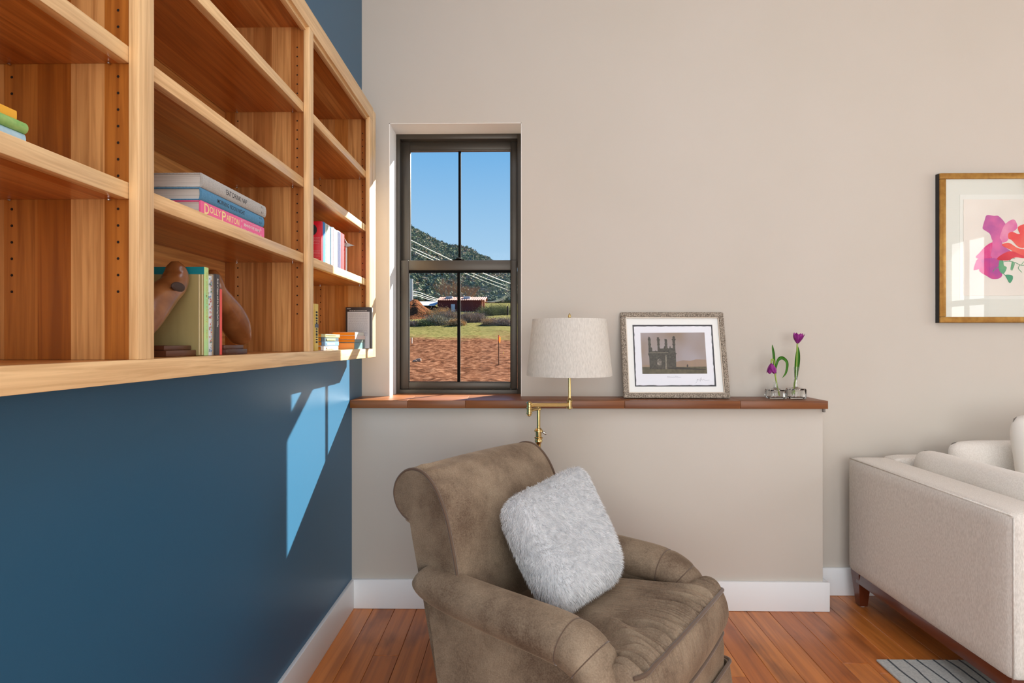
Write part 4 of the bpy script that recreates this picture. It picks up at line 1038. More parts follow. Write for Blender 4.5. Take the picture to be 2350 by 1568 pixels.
# ------------------------------------------------------------------ velvet armchair
def velvet(name):
    m, N, L, b = newmat(name)
    tc = N.new('ShaderNodeTexCoord')
    n1 = N.new('ShaderNodeTexNoise'); n1.inputs['Scale'].default_value = 4.5; n1.inputs['Detail'].default_value = 5; n1.inputs['Roughness'].default_value = .65
    n2 = N.new('ShaderNodeTexNoise'); n2.inputs['Scale'].default_value = 260; n2.inputs['Detail'].default_value = 2
    L.new(tc.outputs['Object'], n1.inputs['Vector']); L.new(tc.outputs['Object'], n2.inputs['Vector'])
    ad = N.new('ShaderNodeMath'); ad.operation = 'MULTIPLY_ADD'; ad.inputs[1].default_value = .35; L.new(n2.outputs['Fac'], ad.inputs[0]); L.new(n1.outputs['Fac'], ad.inputs[2])
    rp = N.new('ShaderNodeValToRGB'); rp.color_ramp.elements[0].position = .50; rp.color_ramp.elements[1].position = .86
    rp.color_ramp.elements[0].color = S(100, 82, 66); rp.color_ramp.elements[1].color = S(158, 139, 116)
    L.new(ad.outputs[0], rp.inputs[0]); L.new(rp.outputs[0], b.inputs['Base Color'])
    b.inputs['Roughness'].default_value = .75; b.inputs['Specular IOR Level'].default_value = .2
    b.inputs['Sheen Weight'].default_value = .38; b.inputs['Sheen Roughness'].default_value = .35; b.inputs['Sheen Tint'].default_value = S(214, 190, 160)
    bp = N.new('ShaderNodeBump'); bp.inputs['Strength'].default_value = .25; bp.inputs['Distance'].default_value = .0015
    L.new(n2.outputs['Fac'], bp.inputs['Height']); L.new(bp.outputs[0], b.inputs['Normal'])
    return m
M_VELVET = velvet('taupe_velvet')
M_WELT = pm('velvet_welt', S(98, 78, 62), .8, sheen=.4)
CH = thing('armchair', 'taupe brown velvet armchair with rolled back and rolled arms', 'armchair', (.09, 1.834, 0), R(-36))
def cobj(name, bm, mat=M_VELVET, parent=None, smooth=True, deg=None, label=None):
    o = obj(name, bm, mat, parent or CH, world=False, smooth=smooth, label=label)
    if deg: setang(o, deg)
    return o
# back: rolled profile carried across the width
BV = .300
front = [(-.095, .34), (-.105, .44), (-.120, .52), (-.138, .60), (-.165, .69), (-.200, .755), (-.245, .797), (-.290, .810), (-.335, .800), (-.372, .768), (-.386, .728), (-.375, .690), (-.348, .664), (-.318, .652)]
rear = [(-.306, .60), (-.287, .53), (-.262, .44), (-.228, .30), (-.195, .18), (-.185, .12)]
pf_ = smoothline([Vector((u, w, 0)) for u, w in front], 5)
pr_ = smoothline([Vector((u, w, 0)) for u, w in rear], 4)
prof = [(p.x, p.y) for p in pf_] + [(p.x, p.y) for p in pr_] + [(-.12, .12), (-.10, .25)]
nf = len(pf_)
bm = NB(); secs = []; NS = 56
for i in range(NS+1):
    v = -BV + 2*BV*i/NS; q = abs(v)/BV; sec = []
    inset = .010*max(0, (q-.93)/.07)**2
    for k, (u, w) in enumerate(prof):
        du = dw = 0
        if k < nf:
            f = k/nf
            du = .016*(1-q**4)*math.sin(math.pi*min(f*1.5, 1))
            dw = .010*(1-q**3)*max(0, math.sin(math.pi*min(max((f-.3)/.6, 0), 1)))
            # pleats pulled in at the ends of the roll
            pl = (math.exp(-(BV-abs(v))/.050)*(1-math.exp(-(BV-abs(v))/.012)) if v < 0 else 0)*max(0, math.sin(math.pi*min(max((f-.38)/.34, 0), 1)))
            du += pl*.020*math.sin(k*1.25); dw += pl*.020*math.sin(k*1.25+.4)
        cu_, cw_ = (-.30, .73) if w > .66 else (-.2, .4)
        sec.append((u+du+(cu_-u)*inset*4, v, w+dw+(cw_-w)*inset*4))
    secs.append(sec)
aloft(bm, secs); fixn(bm)
back = cobj('backrest', bm, deg=50)
for s in (-1, 1):
    pts = [(p.x, s*(BV-.003), p.y) for p in pf_]
    cobj('piping', atube(NB(), pts, .0048, 8), M_WELT, back)
# arms: roll swept forward and turned down at the front
def arm(s):
    path = [(-.262, .500, .030, .022), (-.248, .492, .050, .040), (-.20, .482, .060, .050), (-.12, .474, .064, .055), (.0, .468, .068, .057), (.12, .464, .071, .058), (.22, .460, .073, .058), (.285, .448, .073, .057), (.330, .418, .072, .054), (.354, .372, .070, .050), (.362, .320, .068, .047), (.362, .24, .064, .042), (.360, .15, .060, .038)]
    pp = smoothline([Vector((a, b_, 0)) for a, b_, c, d in path], 8); rr_ = smoothline([Vector((c, d, 0)) for a, b_, c, d in path], 8)
    bm = NB(); secs = []; n = 28; m_ = len(pp)
    # pleat seams on the turned-down front
    seams = [.545, .64, .735, .83]
    for i, p in enumerate(pp):
        t = (pp[min(i+1, m_-1)]-pp[max(i-1, 0)]).normalized(); nn = Vector((-t.y, t.x, 0)); f = i/(m_-1)
        g_ = 1.0
        for sm in seams: g_ -= .05*math.exp(-((f-sm)/.008)**2)
        rv, rn = rr_[i].x*g_, rr_[i].y*g_
        sec = []
        for k in range(n):
            an = 2*math.pi*k/n; c, s_ = math.cos(an), math.sin(an)
            rsh = 1.0
            sec.append((p.x+nn.x*rn*s_*rsh, s*(.300+rv*c*rsh*1.0), p.y+nn.y*rn*s_*rsh))
        secs.append(sec)
    aloft(bm, secs); fixn(bm)
    a_ = cobj('arm', bm, deg=70)
    # upholstered panel below the roll, seams in the pleats
    bm = NB()
    us = [-.225 + .575*i/14 for i in range(15)]
    secs = []
    for u in us:
        lean = -.028*max(0, (-u-.2)/.115)
        e_ = .004*math.sin(u*17)
        f_ = .012 if u > .36 else 0
        x_in, x_out = .252, .326
        secs.append([(u+.045*(0 if u > -.25 else (.25+u)/-.065*0), s*x_in, .10), (u, s*(x_out+.012), .10), (u, s*(x_out+.010+e_), .22), (u, s*(x_out+.004-e_), .34), (u, s*(x_out-.002), .455), (u, s*(.30), .475), (u, s*x_in, .45), (u, s*x_in, .3)])
    # slant the rear edge like the back
    for q_, sec in enumerate(secs):
        for r_, p in enumerate(sec):
            if q_ <= 2: sec[r_] = (p[0]+.125*(1-min(p[2], .47)/.47)*(1-q_*.3), p[1], p[2])
    aloft(bm, secs); fixn(bm); cobj('side_panel', bm, M_VELVET, a_, deg=40)
    bm = NB()
    for sm in seams:
        i = int(sm*(m_-1)); p = pp[i]; t = (pp[i+1]-pp[i-1]).normalized(); nn = Vector((-t.y, t.x, 0)); rv, rn = rr_[i].x*.965, rr_[i].y*.965
        pts = [(p.x+nn.x*rn*math.sin(an), s*(.300+rv*math.cos(an)), p.y+nn.y*rn*math.sin(an)) for an in [math.pi*(-.25+1.5*k/22) for k in range(23)]]
        atube(bm, pts, .0016, 6)
    cobj('pleat_seam', bm, M_WELT, a_)
    return a_
arm(-1); arm(1)
# seat cushion with gathered front
VW = .249; VT = .318
def prand(x): return noise.noise(Vector((x*31.7, 3.1, 7.7)))
def cush():
    bm = NB(); secs = []; NV = 300
    for i in range(NV+1):
        v = -VT + 2*VT*i/NV; q = abs(v)
        # the T: only the front strip runs out past the arms
        t_ = min(max((q-(VW-.006))/.016, 0), 1); ub = -.145*(1-t_) + .372*t_
        uf = .448 + .016*(1-(v/VT)**2)
        ee = min(max((q-(VT-.045))/.045, 0), 1)
        uf -= .055*(1-math.sqrt(max(1-ee*ee, 0)))
        wt = .446 + .018*(1-(v/VT)**2) - .020*(1-math.sqrt(max(1-ee*ee, 0))); wb = .300
        es_ = min(max((q-(VW-.07))/.07, 0), 1)
        sec = []
        ns = 30
        for k in range(ns+1):                 # top from back to front edge
            f = k/ns; u = ub + (uf-ub)*(1-(1-f)**1.5)
            d = (uf-u)
            crown = .014*math.sin(math.pi*min(max((u-ub)/(uf-ub+1e-6), 0), 1))**.7
            edge = -.016*math.exp(-d/.030)
            g_ = math.exp(-d/.11)*(1-math.exp(-d/.010))
            ga = prand(v*1.6)*.0065+prand(v*3.4+4)*.0065+prand(v*6.2+9)*.0035
            fold = 0
            if v < -.02:
                fold = .017*math.exp(-((v+.20)/.10)**2)*math.sin((u*40)+v*70)*math.exp(-((u-.30)/.10)**2)
            slope = -.165*max(.40-u, 0)-.022*es_*es_*min(max((.38-u)/.05, 0), 1)
            sec.append((u, v, wt+crown*.8+edge+slope+g_*ga*3.0+fold))
        w0 = sec[-1][2]
        nb = 14
        for k in range(1, nb+1):              # front boxing
            f = k/nb; w = w0+(wb+.004-w0)*f
            bul = .020*math.sin(math.pi*f)
            ga = (prand(v*2.4+2)*.0065+prand(v*5+1)*.0045)*math.exp(-f/.3)*(1-math.exp(-f/.06))
            sec.append((uf+bul+ga, v, w))
        sec.append((uf-.02, v, wb)); sec.append((ub+.01, v, wb)); sec.append((ub, v, wb+.05))
        secs.append(sec)
    aloft(bm, secs); fixn(bm)
    o = cobj('seat_cushion', bm, deg=55)
    top = [Vector(s_[30]) for s_ in secs]; bot = [Vector(s_[44]) for s_ in secs]
    cobj('piping', atube(NB(), [p+Vector((.002, 0, .002)) for p in top[5:-5]], .0050, 8), M_WELT, o)
    cobj('piping', atube(NB(), [p+Vector((.002, 0, -.001)) for p in bot[5:-5]], .0050, 8), M_WELT, o)
    return o
cush()
# front rail below the cushion, skirt with welt
def rring(u0, u1, v0, v1, r, w, n=8, wob=0.0, sd=0):
    out = []
    for (cx_, cy_, a0) in ((u1-r, v1-r, 0), (u0+r, v1-r, 90), (u0+r, v0+r, 180), (u1-r, v0+r, 270)):
        for k in range(n+1):
            an = R(a0+90*k/n); out.append([cx_+r*math.cos(an), cy_+r*math.sin(an), w])
    full = []
    m_ = len(out)
    for i in range(m_):
        a_, b_ = out[i], out[(i+1) % m_]
        st = 22 if (i % (n+1)) == n else 1
        for k in range(st): full.append((a_[0]+(b_[0]-a_[0])*k/st, a_[1]+(b_[1]-a_[1])*k/st, w))
    if wob:
        cx_, cy_ = (u0+u1)/2, (v0+v1)/2
        full = [(x+(x-cx_)*wob*noise.noise(Vector((x*9, y*9, sd))), y+(y-cy_)*wob*noise.noise(Vector((x*9, y*9, sd))), z) for x, y, z in full]
    return full
bm = NB(); aloft(bm, [rring(.10, .442, -.352, .352, .03, .16), rring(.10, .444, -.350, .350, .03, .24), rring(.10, .438, -.342, .342, .03, .300)]); fixn(bm)
cobj('front_rail', bm, deg=60)
bm = NB()
aloft(bm, [rring(-.142, .452, -.368, .368, .02, .182), rring(-.148, .460, -.374, .374, .022, .12, wob=.012), rring(-.156, .468, -.382, .382, .024, .010, wob=.03),
           rring(-.150, .462, -.376, .376, .024, .010, wob=.03), rring(-.136, .446, -.362, .362, .02, .182)], True, False, True); fixn(bm)
sk = cobj('skirt', bm, deg=60)
cobj('piping', atube(NB(), [Vector(p) for p in rring(-.144, .454, -.370, .370, .02, .184)], .0048, 8, True), M_WELT, sk)
bm = NB()
for (u, v) in ((-.10, -.31), (-.10, .31), (.40, -.31), (.40, .31)): 
    cobj('foot', alathe(NB(), [(.018, 0.0), (.024, .03), (.026, .12)], (u, v, 0), 12), M_SLEG, sk)
bm.free()
cobj('underframe', abox(NB(), -.12, .43, -.30, .30, .10, .298, .01), M_DARK, sk, smooth=False)

# ------------------------------------------------------------------ fur cushion on the chair
def CW(u, v, w): return MW[CH.name] @ Vector((u, v, w))
M_FURB = pm('fur_backing', S(214, 215, 216), .9)
m, N, L, b = newmat('silver_fur')
oi = N.new('ShaderNodeTexCoord'); nz = N.new('ShaderNodeTexNoise'); nz.inputs['Scale'].default_value = 55; L.new(oi.outputs['Object'], nz.inputs['Vector'])
rp = N.new('ShaderNodeValToRGB'); rp.color_ramp.elements[0].position = .35; rp.color_ramp.elements[0].color = S(212, 213, 214); rp.color_ramp.elements[1].position = .65; rp.color_ramp.elements[1].color = S(238, 238, 237)
L.new(nz.outputs['Fac'], rp.inputs[0]); L.new(rp.outputs[0], b.inputs['Base Color']); b.inputs['Roughness'].default_value = .6; b.inputs['Specular IOR Level'].default_value = .25
M_FUR = m
fc = thing('fur_cushion', 'pale silver grey faux fur cushion leaning in the armchair', 'cushion', tuple(CW(.05, -.07, .47)))
corn = [CW(.165, -.205, .452), CW(.190, .118, .462), CW(-.055, .252, .752), CW(-.085, -.155, .705)]
body = puff('cushion_body', None, corn, .165, M_FURB, fc, 30, .03, noise_a=.010, nfreq=8, power=.36)
me = body.data; rf = random.Random(21)
polys = [(p.area, p.center.copy(), p.normal.copy(), [me.vertices[i].co.copy() for i in p.vertices]) for p in me.polygons]
tot = sum(p[0] for p in polys); NH = 42000
vs, fs = [], []
gdir = (corn[0]-corn[3]).normalized()
for ar, c, nrm_, q in polys:
    nh = ar/tot*NH; nh = int(nh)+(rf.random() < nh-int(nh))
    for _ in range(nh):
        a_, b_ = rf.random(), rf.random()
        if len(q) == 4: p = (q[0]*(1-a_)+q[1]*a_)*(1-b_)+(q[3]*(1-a_)+q[2]*a_)*b_
        else:
            if a_+b_ > 1: a_, b_ = 1-a_, 1-b_
            p = q[0]+(q[1]-q[0])*a_+(q[2]-q[0])*b_
        fl_ = noise.noise_vector(p*11)*.75+noise.noise_vector(p*38)*.35
        d = (nrm_*.62+gdir*.55+fl_*.55+Vector((rf.gauss(0, .16), rf.gauss(0, .16), rf.gauss(0, .16)))).normalized()
        d2 = (d*.6+gdir*.5+fl_*.35+Vector((0, 0, -.12))).normalized()
        ln = rf.uniform(.010, .020); w = .00055
        sd = d.cross(Vector((rf.random()-.5, rf.random()-.5, rf.random()-.5))).normalized()*w
        m1 = p+d*ln*.55; tp = m1+d2*ln*.5
        k = len(vs)
        vs += [tuple(p-sd), tuple(p+sd), tuple(m1+sd*.8), tuple(m1-sd*.8), tuple(tp)]
        fs += [(k, k+1, k+2, k+3), (k+3, k+2, k+4)]
fm_ = bpy.data.meshes.new('fur'); fm_.from_pydata(vs, [], fs); fm_.materials.append(M_FUR)
fo = bpy.data.objects.new('fur', fm_); COL.objects.link(fo); fo.parent = body; fo['kind'] = 'stuff'; fo['label'] = 'soft silver grey fur pile'

# ------------------------------------------------------------------ outdoors beyond the window
GP = [(3, -.55), (9, -.25), (15, .153), (20, .434), (28, .95), (38, 1.60), (46, 2.45), (58, 3.45), (75, 5.05), (100, 7.2), (140, 10.5)]
def gz(y):
    for (a, za), (b, zb) in zip(GP, GP[1:]):
        if y <= b: return za+(zb-za)*(y-a)/(b-a)
    return GP[-1][1]+(y-140)*.085
def G(x, y):
    n_ = noise.noise(Vector((x*.6, y*.6, 1.3)))*.10*min(y/20, 1)+noise.noise(Vector((x*2.2, y*2.2, 4)))*.04
    if y < 38: n_ += noise.noise(Vector((x*5, y*5, 9)))*.025
    return gz(y)+n_
m, N, L, b = newmat('red_dirt_and_grass')
tc = N.new('ShaderNodeTexCoord'); sp = N.new('ShaderNodeSeparateXYZ'); L.new(tc.outputs['Object'], sp.inputs[0])
nA = N.new('ShaderNodeTexNoise'); nA.inputs['Scale'].default_value = 4.5; nA.inputs['Detail'].default_value = 10; nA.inputs['Roughness'].default_value = .62; L.new(tc.outputs['Object'], nA.inputs['Vector'])
nB = N.new('ShaderNodeTexNoise'); nB.inputs['Scale'].default_value = .35; nB.inputs['Detail'].default_value = 3; L.new(tc.outputs['Object'], nB.inputs['Vector'])
r1_ = N.new('ShaderNodeValToRGB'); L.new(nA.outputs['Fac'], r1_.inputs[0])
ce = r1_.color_ramp.elements; ce[0].position = .32; ce[0].color = S(44, 28, 21); ce[1].position = .68; ce[1].color = S(146, 106, 82)
q_ = ce.new(.48); q_.color = S(94, 60, 43)
r2_ = N.new('ShaderNodeValToRGB'); L.new(nA.outputs['Fac'], r2_.inputs[0]); ce = r2_.color_ramp.elements
ce[0].position = .35; ce[0].color = S(78, 78, 42); ce[1].position = .65; ce[1].color = S(126, 116, 74)
mA = N.new('ShaderNodeMath'); mA.operation = 'MULTIPLY_ADD'; mA.inputs[1].default_value = 16.0; L.new(nB.outputs['Fac'], mA.inputs[0])
L.new(sp.outputs['Y'], mA.inputs[2])
mr = N.new('ShaderNodeMapRange'); mr.inputs['From Min'].default_value = 41; mr.inputs['From Max'].default_value = 47; L.new(mA.outputs[0], mr.inputs['Value'])
mx = N.new('ShaderNodeMix'); mx.data_type = 'RGBA'; L.new(mr.outputs[0], mx.inputs[0]); L.new(r1_.outputs[0], mx.inputs[6]); L.new(r2_.outputs[0], mx.inputs[7])
L.new(mx.outputs[2], b.inputs['Base Color']); b.inputs['Roughness'].default_value = 1; b.inputs['Specular IOR Level'].default_value = 0
bp = N.new('ShaderNodeBump'); bp.inputs['Strength'].default_value = .5; bp.inputs['Distance'].default_value = .05; L.new(nA.outputs['Fac'], bp.inputs['Height']); L.new(bp.outputs[0], b.inputs['Normal'])
M_GROUND = m
bm = NB(); rows = []; yv = 3.05
ysl = []
while yv < 150: ysl.append(yv); yv *= 1.021
for y in ysl:
    rows.append([(x_, y, G(x_, y)) for x_ in [(-.42+.62*i/110)*y-1.5*(0) for i in range(111)]])
aloft(bm, rows, False, False)
structure(obj('ground', fixn(bm), M_GROUND, smooth=True), 'red dirt yard rising to a strip of grass')
# far hill, its crest read off the photograph
CRY = 420.0
crest = [(300, 330), (700, 440), (850, 487), (945, 528), (975, 541), (1000, 552), (1030, 562), (1055, 568), (1080, 576), (1092, 584), (1098, 592), (1115, 597), (1150, 613), (1190, 632), (1260, 650), (1500, 690)]
def crest_z(x):
    u = CU + FPX*((x*math.cos(YAW)+CRY*math.sin(YAW))/(CRY*math.cos(YAW)-x*math.sin(YAW)))
    for (a, va), (b_, vb) in zip(crest, crest[1:]):
        if u <= b_: 
            f = min(max((u-a)/(b_-a), 0), 1); v = va+(vb-va)*f; break
    else: v = 700
    return PY(u, v, CRY).z
def H(x, y):
    f = (y-140)/(CRY-140)
    zc_ = crest_z(x*CRY/max(y, 1))
    base = gz(140)
    z = base+(zc_-base)*(max(f, 0)**1.15)
    return z+noise.noise(Vector((x*.03, y*.03, 2)))*3*min(f*3, 1)
bm = NB(); rows = []
for j in range(60):
    y = 138+(CRY-138)*j/59
    rows.append([(xx, y, H(xx, y)) for xx in [(-.45+.75*i/120)*y for i in range(121)]])
rows.append([(p[0]*1.1, CRY+60, p[2]-20) for p in rows[-1]])
aloft(bm, rows, False, False)
structure(obj('hill', fixn(bm), pm('hill_soil', S(116, 108, 96), .95, c2=S(150, 124, 104), nscale=.06, bump=.5, bscale=.5, bdist=2, spec=0), smooth=True), 'steep scrub-covered hill under the blue sky')
# scrub trees over the hill: past counting
ico = bmesh.new(); bmesh.ops.create_icosphere(ico, subdivisions=1, radius=1)
iv = [v.co.copy() for v in ico.verts]; ifc = [tuple(v.index for v in f.verts) for f in ico.faces]; ico.free()
def blobs(name, label, pts, mats, seed):
    rb = random.Random(seed); vs, fs, mi = [], [], []
    for (p, r, h) in pts:
        m_ = rb.randrange(len(mats)); k = len(vs)
        for v in iv:
            j = rb.uniform(.5, .8); vs.append((p[0]+v.x*r*j, p[1]+v.y*r*j, p[2]+h*.42+v.z*h*.5*j))
        for f in ifc: fs.append(tuple(k+i for i in f)); mi.append(m_)
        for _ in range(13):
            d = Vector((rb.gauss(0, 1), rb.gauss(0, 1), rb.gauss(0, 1))).normalized()*rb.uniform(.6, 1.0)
            c = Vector((p[0]+d.x*r, p[1]+d.y*r, p[2]+h*.45+d.z*h*.55)); a_ = Vector((rb.gauss(0, 1), rb.gauss(0, 1), rb.gauss(0, 1))).normalized()*r*rb.uniform(.22, .40); b_ = a_.orthogonal()*rb.uniform(.5, .9)
            k = len(vs); vs += [tuple(c-a_), tuple(c+b_), tuple(c+a_*.9), tuple(c-b_)]; fs.append((k, k+1, k+2, k+3)); mi.append(m_ if rb.random() < .7 else rb.randrange(len(mats)))
    me = bpy.data.meshes.new(name); me.from_pydata(vs, [], fs)
    for m_ in mats: me.materials.append(m_)
    me.polygons.foreach_set('material_index', mi); me.update()
    o = bpy.data.objects.new(name, me); COL.objects.link(o); tag(o, label, 'trees', None, 'stuff'); return o
TG = [pm('juniper_a', S(104, 114, 96), 1, spec=0), pm('juniper_b', S(120, 128, 106), 1, spec=0), pm('juniper_c', S(92, 104, 94), 1, spec=0), pm('scrub_d', S(134, 136, 112), 1, spec=0), pm('scrub_e', S(152, 140, 124), 1, spec=0)]  # distance haze put into the colour: scrub greens paled and greyed
rb = random.Random(31); pts = []
for _ in range(24000):
    y = 142+(CRY-142)*rb.random()**.8; x_ = (-.46+.76*rb.random())*y
    if noise.noise(Vector((x_*.035, y*.035, 5))) < -.22 and rb.random() < .8: continue
    r = rb.uniform(.7, 1.7)*(.7+.5*(y/CRY)); pts.append(((x_, y, H(x_, y)), r, r*rb.uniform(1.2, 1.9)))
for k in range(430):
    x_ = (-.46+.76*k/430)*CRY+rb.uniform(-1, 1); r = rb.uniform(.9, 1.7); pts.append(((x_, CRY-1, H(x_, CRY-1)), r, r*2.0))
blobs('hillside_scrub', 'dark green juniper scrub covering the far hillside', pts, TG, 3)
# red cliff below the crest
bm = NB(); cl_ = [PY(u, v, CRY-22) for u, v in ((1058, 571), (1078, 575), (1092, 583), (1099, 592), (1102, 606), (1082, 602), (1060, 596))]
apoly(bm, cl_, (0, 1, 0), 18); bmesh.ops.triangulate(bm, faces=bm.faces[:]); bmesh.ops.subdivide_edges(bm, edges=bm.edges[:], cuts=3)
for v in bm.verts: v.co += noise.noise_vector(v.co*.25)*1.3
structure(obj('cliff', bm, pm('red_cliff_rock', S(120, 92, 84), .9, c2=S(92, 72, 70), nscale=.5, stretch=(1, 1, .2))), 'reddish rock cliff at the end of the ridge')

# heap of red earth left of the brush
bm = NB(); rows = []
mc = PY(946, 730, 60); M_HEAP = pm('red_earth_heap', S(122, 76, 52), 1, spec=0, c2=S(86, 58, 40), nscale=3, bump=.8, bscale=5, bdist=.2)
for j in range(25):
    row = []
    for i in range(33):
        xx, yy = mc.x-4+8*i/32, 56+9*j/24
        hgt = 1.9*math.exp(-((xx-mc.x)/1.9)**2-((yy-60.5)/2.3)**2); row.append((xx, yy, gz(yy)-.12+hgt*(1+.25*noise.noise(Vector((xx*1.3, yy*1.3, 3))))))
    rows.append(row)
aloft(bm, rows, False, False)
tag(obj('dirt_heap', fixn(bm), M_HEAP, smooth=True), 'heap of red earth in front of the pale shed roof', 'dirt heap')

# red barn
BY = 76.0; bz = gz(BY)
def BP(u, v): return PY(u, v, BY)
barn = thing('barn', 'red barn with rusty corrugated roof behind the brush', 'barn', tuple(BP(1056, 716)))
M_BARN = pm('barn_red', S(110, 42, 40), .8, c2=S(92, 36, 36), nscale=3, stretch=(6, 1, .3)); M_RUST = pm('rusty_roof', S(176, 112, 92), .6, c2=S(150, 88, 70), nscale=2)
M_POST = pm('barn_post', S(176, 96, 60), .8); M_BDARK = pm('barn_inside', S(48, 36, 30), .9); M_TIN = pm('tin_white', S(206, 208, 214), .5, c2=S(170, 174, 180), nscale=1.5); M_POLE = pm('weathered_pole', S(150, 138, 122), .9)
xa, xb = BP(1004, 700).x, BP(1104, 700).x; zw0, zw1 = BP(1004, 714).z, BP(1004, 689).z; zr = BP(1010, 679).z
box('wall', (xa, xb, BY, BY+5, zw0, zw1), M_BARN, barn, 0)
box('wall', (xb-2.4, xb-.1, BY+.3, BY+4.8, bz-.4, zw0), M_BDARK, barn, 0)
bm = NB(); n = 46; y_r = BY+2.6
for (ye, ze) in ((BY-.35, zw1-.05), (BY+5.4, zw1-.05)):
    rows = [[], []]
    for i in range(n+1):
        xx = xa-.2+(xb-xa+.75)*i/n; dz = .05*(i % 2)
        rows[0].append((xx, ye, ze+dz)); rows[1].append((xx+.12, y_r, zr+dz))
    aloft(bm, rows, False, False)
obj('roof', fixn(bm), M_RUST, barn)
for u in (1030, 1071):
    c = BP(u, 684); bm = NB(); abox(bm, c.x-.55, c.x+.35, BY+1.0, BY+1.8, c.z-.15, c.z+.28, .05); obj('roof_vent', bm, M_TIN, barn)
c = BP(1047, 678); obj('chimney_pipe', atube(NB(), [(c.x, BY+2.2, zr-.3), (c.x, BY+2.2, zr+.5)], .09, 8), M_BDARK, barn)
for u in (1105.5, 1109.5):
    c = BP(u, 700); box('post', (c.x-.12, c.x+.12, BY+.6*(u > 1107), BY+.24+.6*(u > 1107), bz-.2, zw1+.1), M_POST, barn, 0)
bm = NB(); apoly(bm, [(xb+.25, BY, zw1), (xb+.25, BY+5.1, zw1), (xb+.25, BY+2.6, zr)], (1, 0, 0), .15); obj('gable', bm, M_POST, barn)
c0, c1 = BP(1036, 699), BP(1045, 722); box('white_panel', (c0.x, c1.x, BY-.5, BY-.35, c1.z, c0.z), M_TIN, barn, .02)
# low white-roofed shed
sh_ = thing('shed', 'low shed with a pale metal roof left of the barn', 'shed', tuple(PY(970, 712, 78)))
a_, b_ = PY(936, 703, 77), PY(1001, 692, 77)
bm = NB(); apoly(bm, [(a_.x, 75.6, a_.z), (b_.x, 75.6, a_.z-.05), (b_.x+.2, 80, b_.z+.15), (a_.x+.6, 80, b_.z+.15)], (0, 0, 1), .06); obj('roof', bm, M_TIN, sh_)
box('wall', (a_.x+.4, b_.x-.1, 76.2, 79.5, gz(77)-.5, a_.z+.01), M_BDARK, sh_, 0)
# survey stakes
def stake(u, v0, v1, Y, col, label, tip=None, w=.018):
    p0, p1 = PY(u, v0, Y), PY(u, v1, Y)
    t_ = thing('survey_stake', label, 'stake', tuple(p0))
    zb = min(p0.z, G(p0.x, Y))-.05
    box('stake_post', (p0.x-w, p0.x+w, Y-w, Y+w, zb, p1.z-(.22 if tip else 0)), col, t_, .003)
    if tip:
        box('painted_tip', (p0.x-w, p0.x+w, Y-w, Y+w, p1.z-.22, p1.z), tip, t_, .003)
        bm = NB(); rows = [[(p0.x+w, Y-.02, p1.z-.06-.05*k), (p0.x+w+.04+.01*math.sin(k), Y-.03, p1.z-.07-.05*k)] for k in range(5)]
        aloft(bm, rows, False, False); bmesh.ops.solidify(bm, geom=bm.faces[:], thickness=.004); obj('ribbon', bm, pm('yellow_ribbon', S(226, 160, 80), .7), t_)
stake(1144.5, 836, 769, 20, pm('stake_wood', S(128, 84, 54), .9), 'wooden survey stake with orange painted tip in the dirt', pm('orange_paint', S(232, 84, 40), .6))
stake(945.5, 797, 775, 30, pm('stake_white', S(216, 206, 196), .9), 'pale short survey stake near the left edge of the window')
stake(1155.5, 816, 808, 24, pm('stake_yellow', S(236, 196, 70), .8), 'tiny yellow marker in the dirt right of the wooden stake', None, .012)
# rocks
M_ROCK = pm('field_rock', S(176, 150, 130), .9, c2=S(140, 110, 92), nscale=6)
rb = random.Random(5)
labs = {0: 'pale rock lying in the dirt at the left of the lower pane'}
for k in range(2):
    u, v, Y, r = ((961, 829, 20.5, .09), (952, 831, 20.2, .06), (1000, 852, 17.5, .035), (1020, 868, 15.8, .03), (1120, 862, 16.5, .035), (1085, 846, 18, .03), (1040, 812, 24, .04), (1105, 872, 15.4, .03), (985, 800, 28, .05))[k]
    p = PY(u, v, Y); p.z = G(p.x, Y)+r*.3
    bm = NB(); bmesh.ops.create_icosphere(bm, subdivisions=2, radius=1)
    for q in bm.verts: q.co = p + Vector((q.co.x*r*1.3, q.co.y*r, q.co.z*r*.8))*(1+.35*noise.noise(q.co*1.7+Vector((k, 0, 0))))
    o = obj('rock', bm, M_ROCK)
    if k == 0: tag(o, labs[0], 'rock', 'rocks in the dirt yard')
    elif k == 1: tag(o, 'smaller rock touching the pale one at the left of the dirt', 'rock', 'rocks in the dirt yard')
    else: tag(o, 'tiny stone scattered on the red dirt yard', 'rock', 'rocks in the dirt yard')
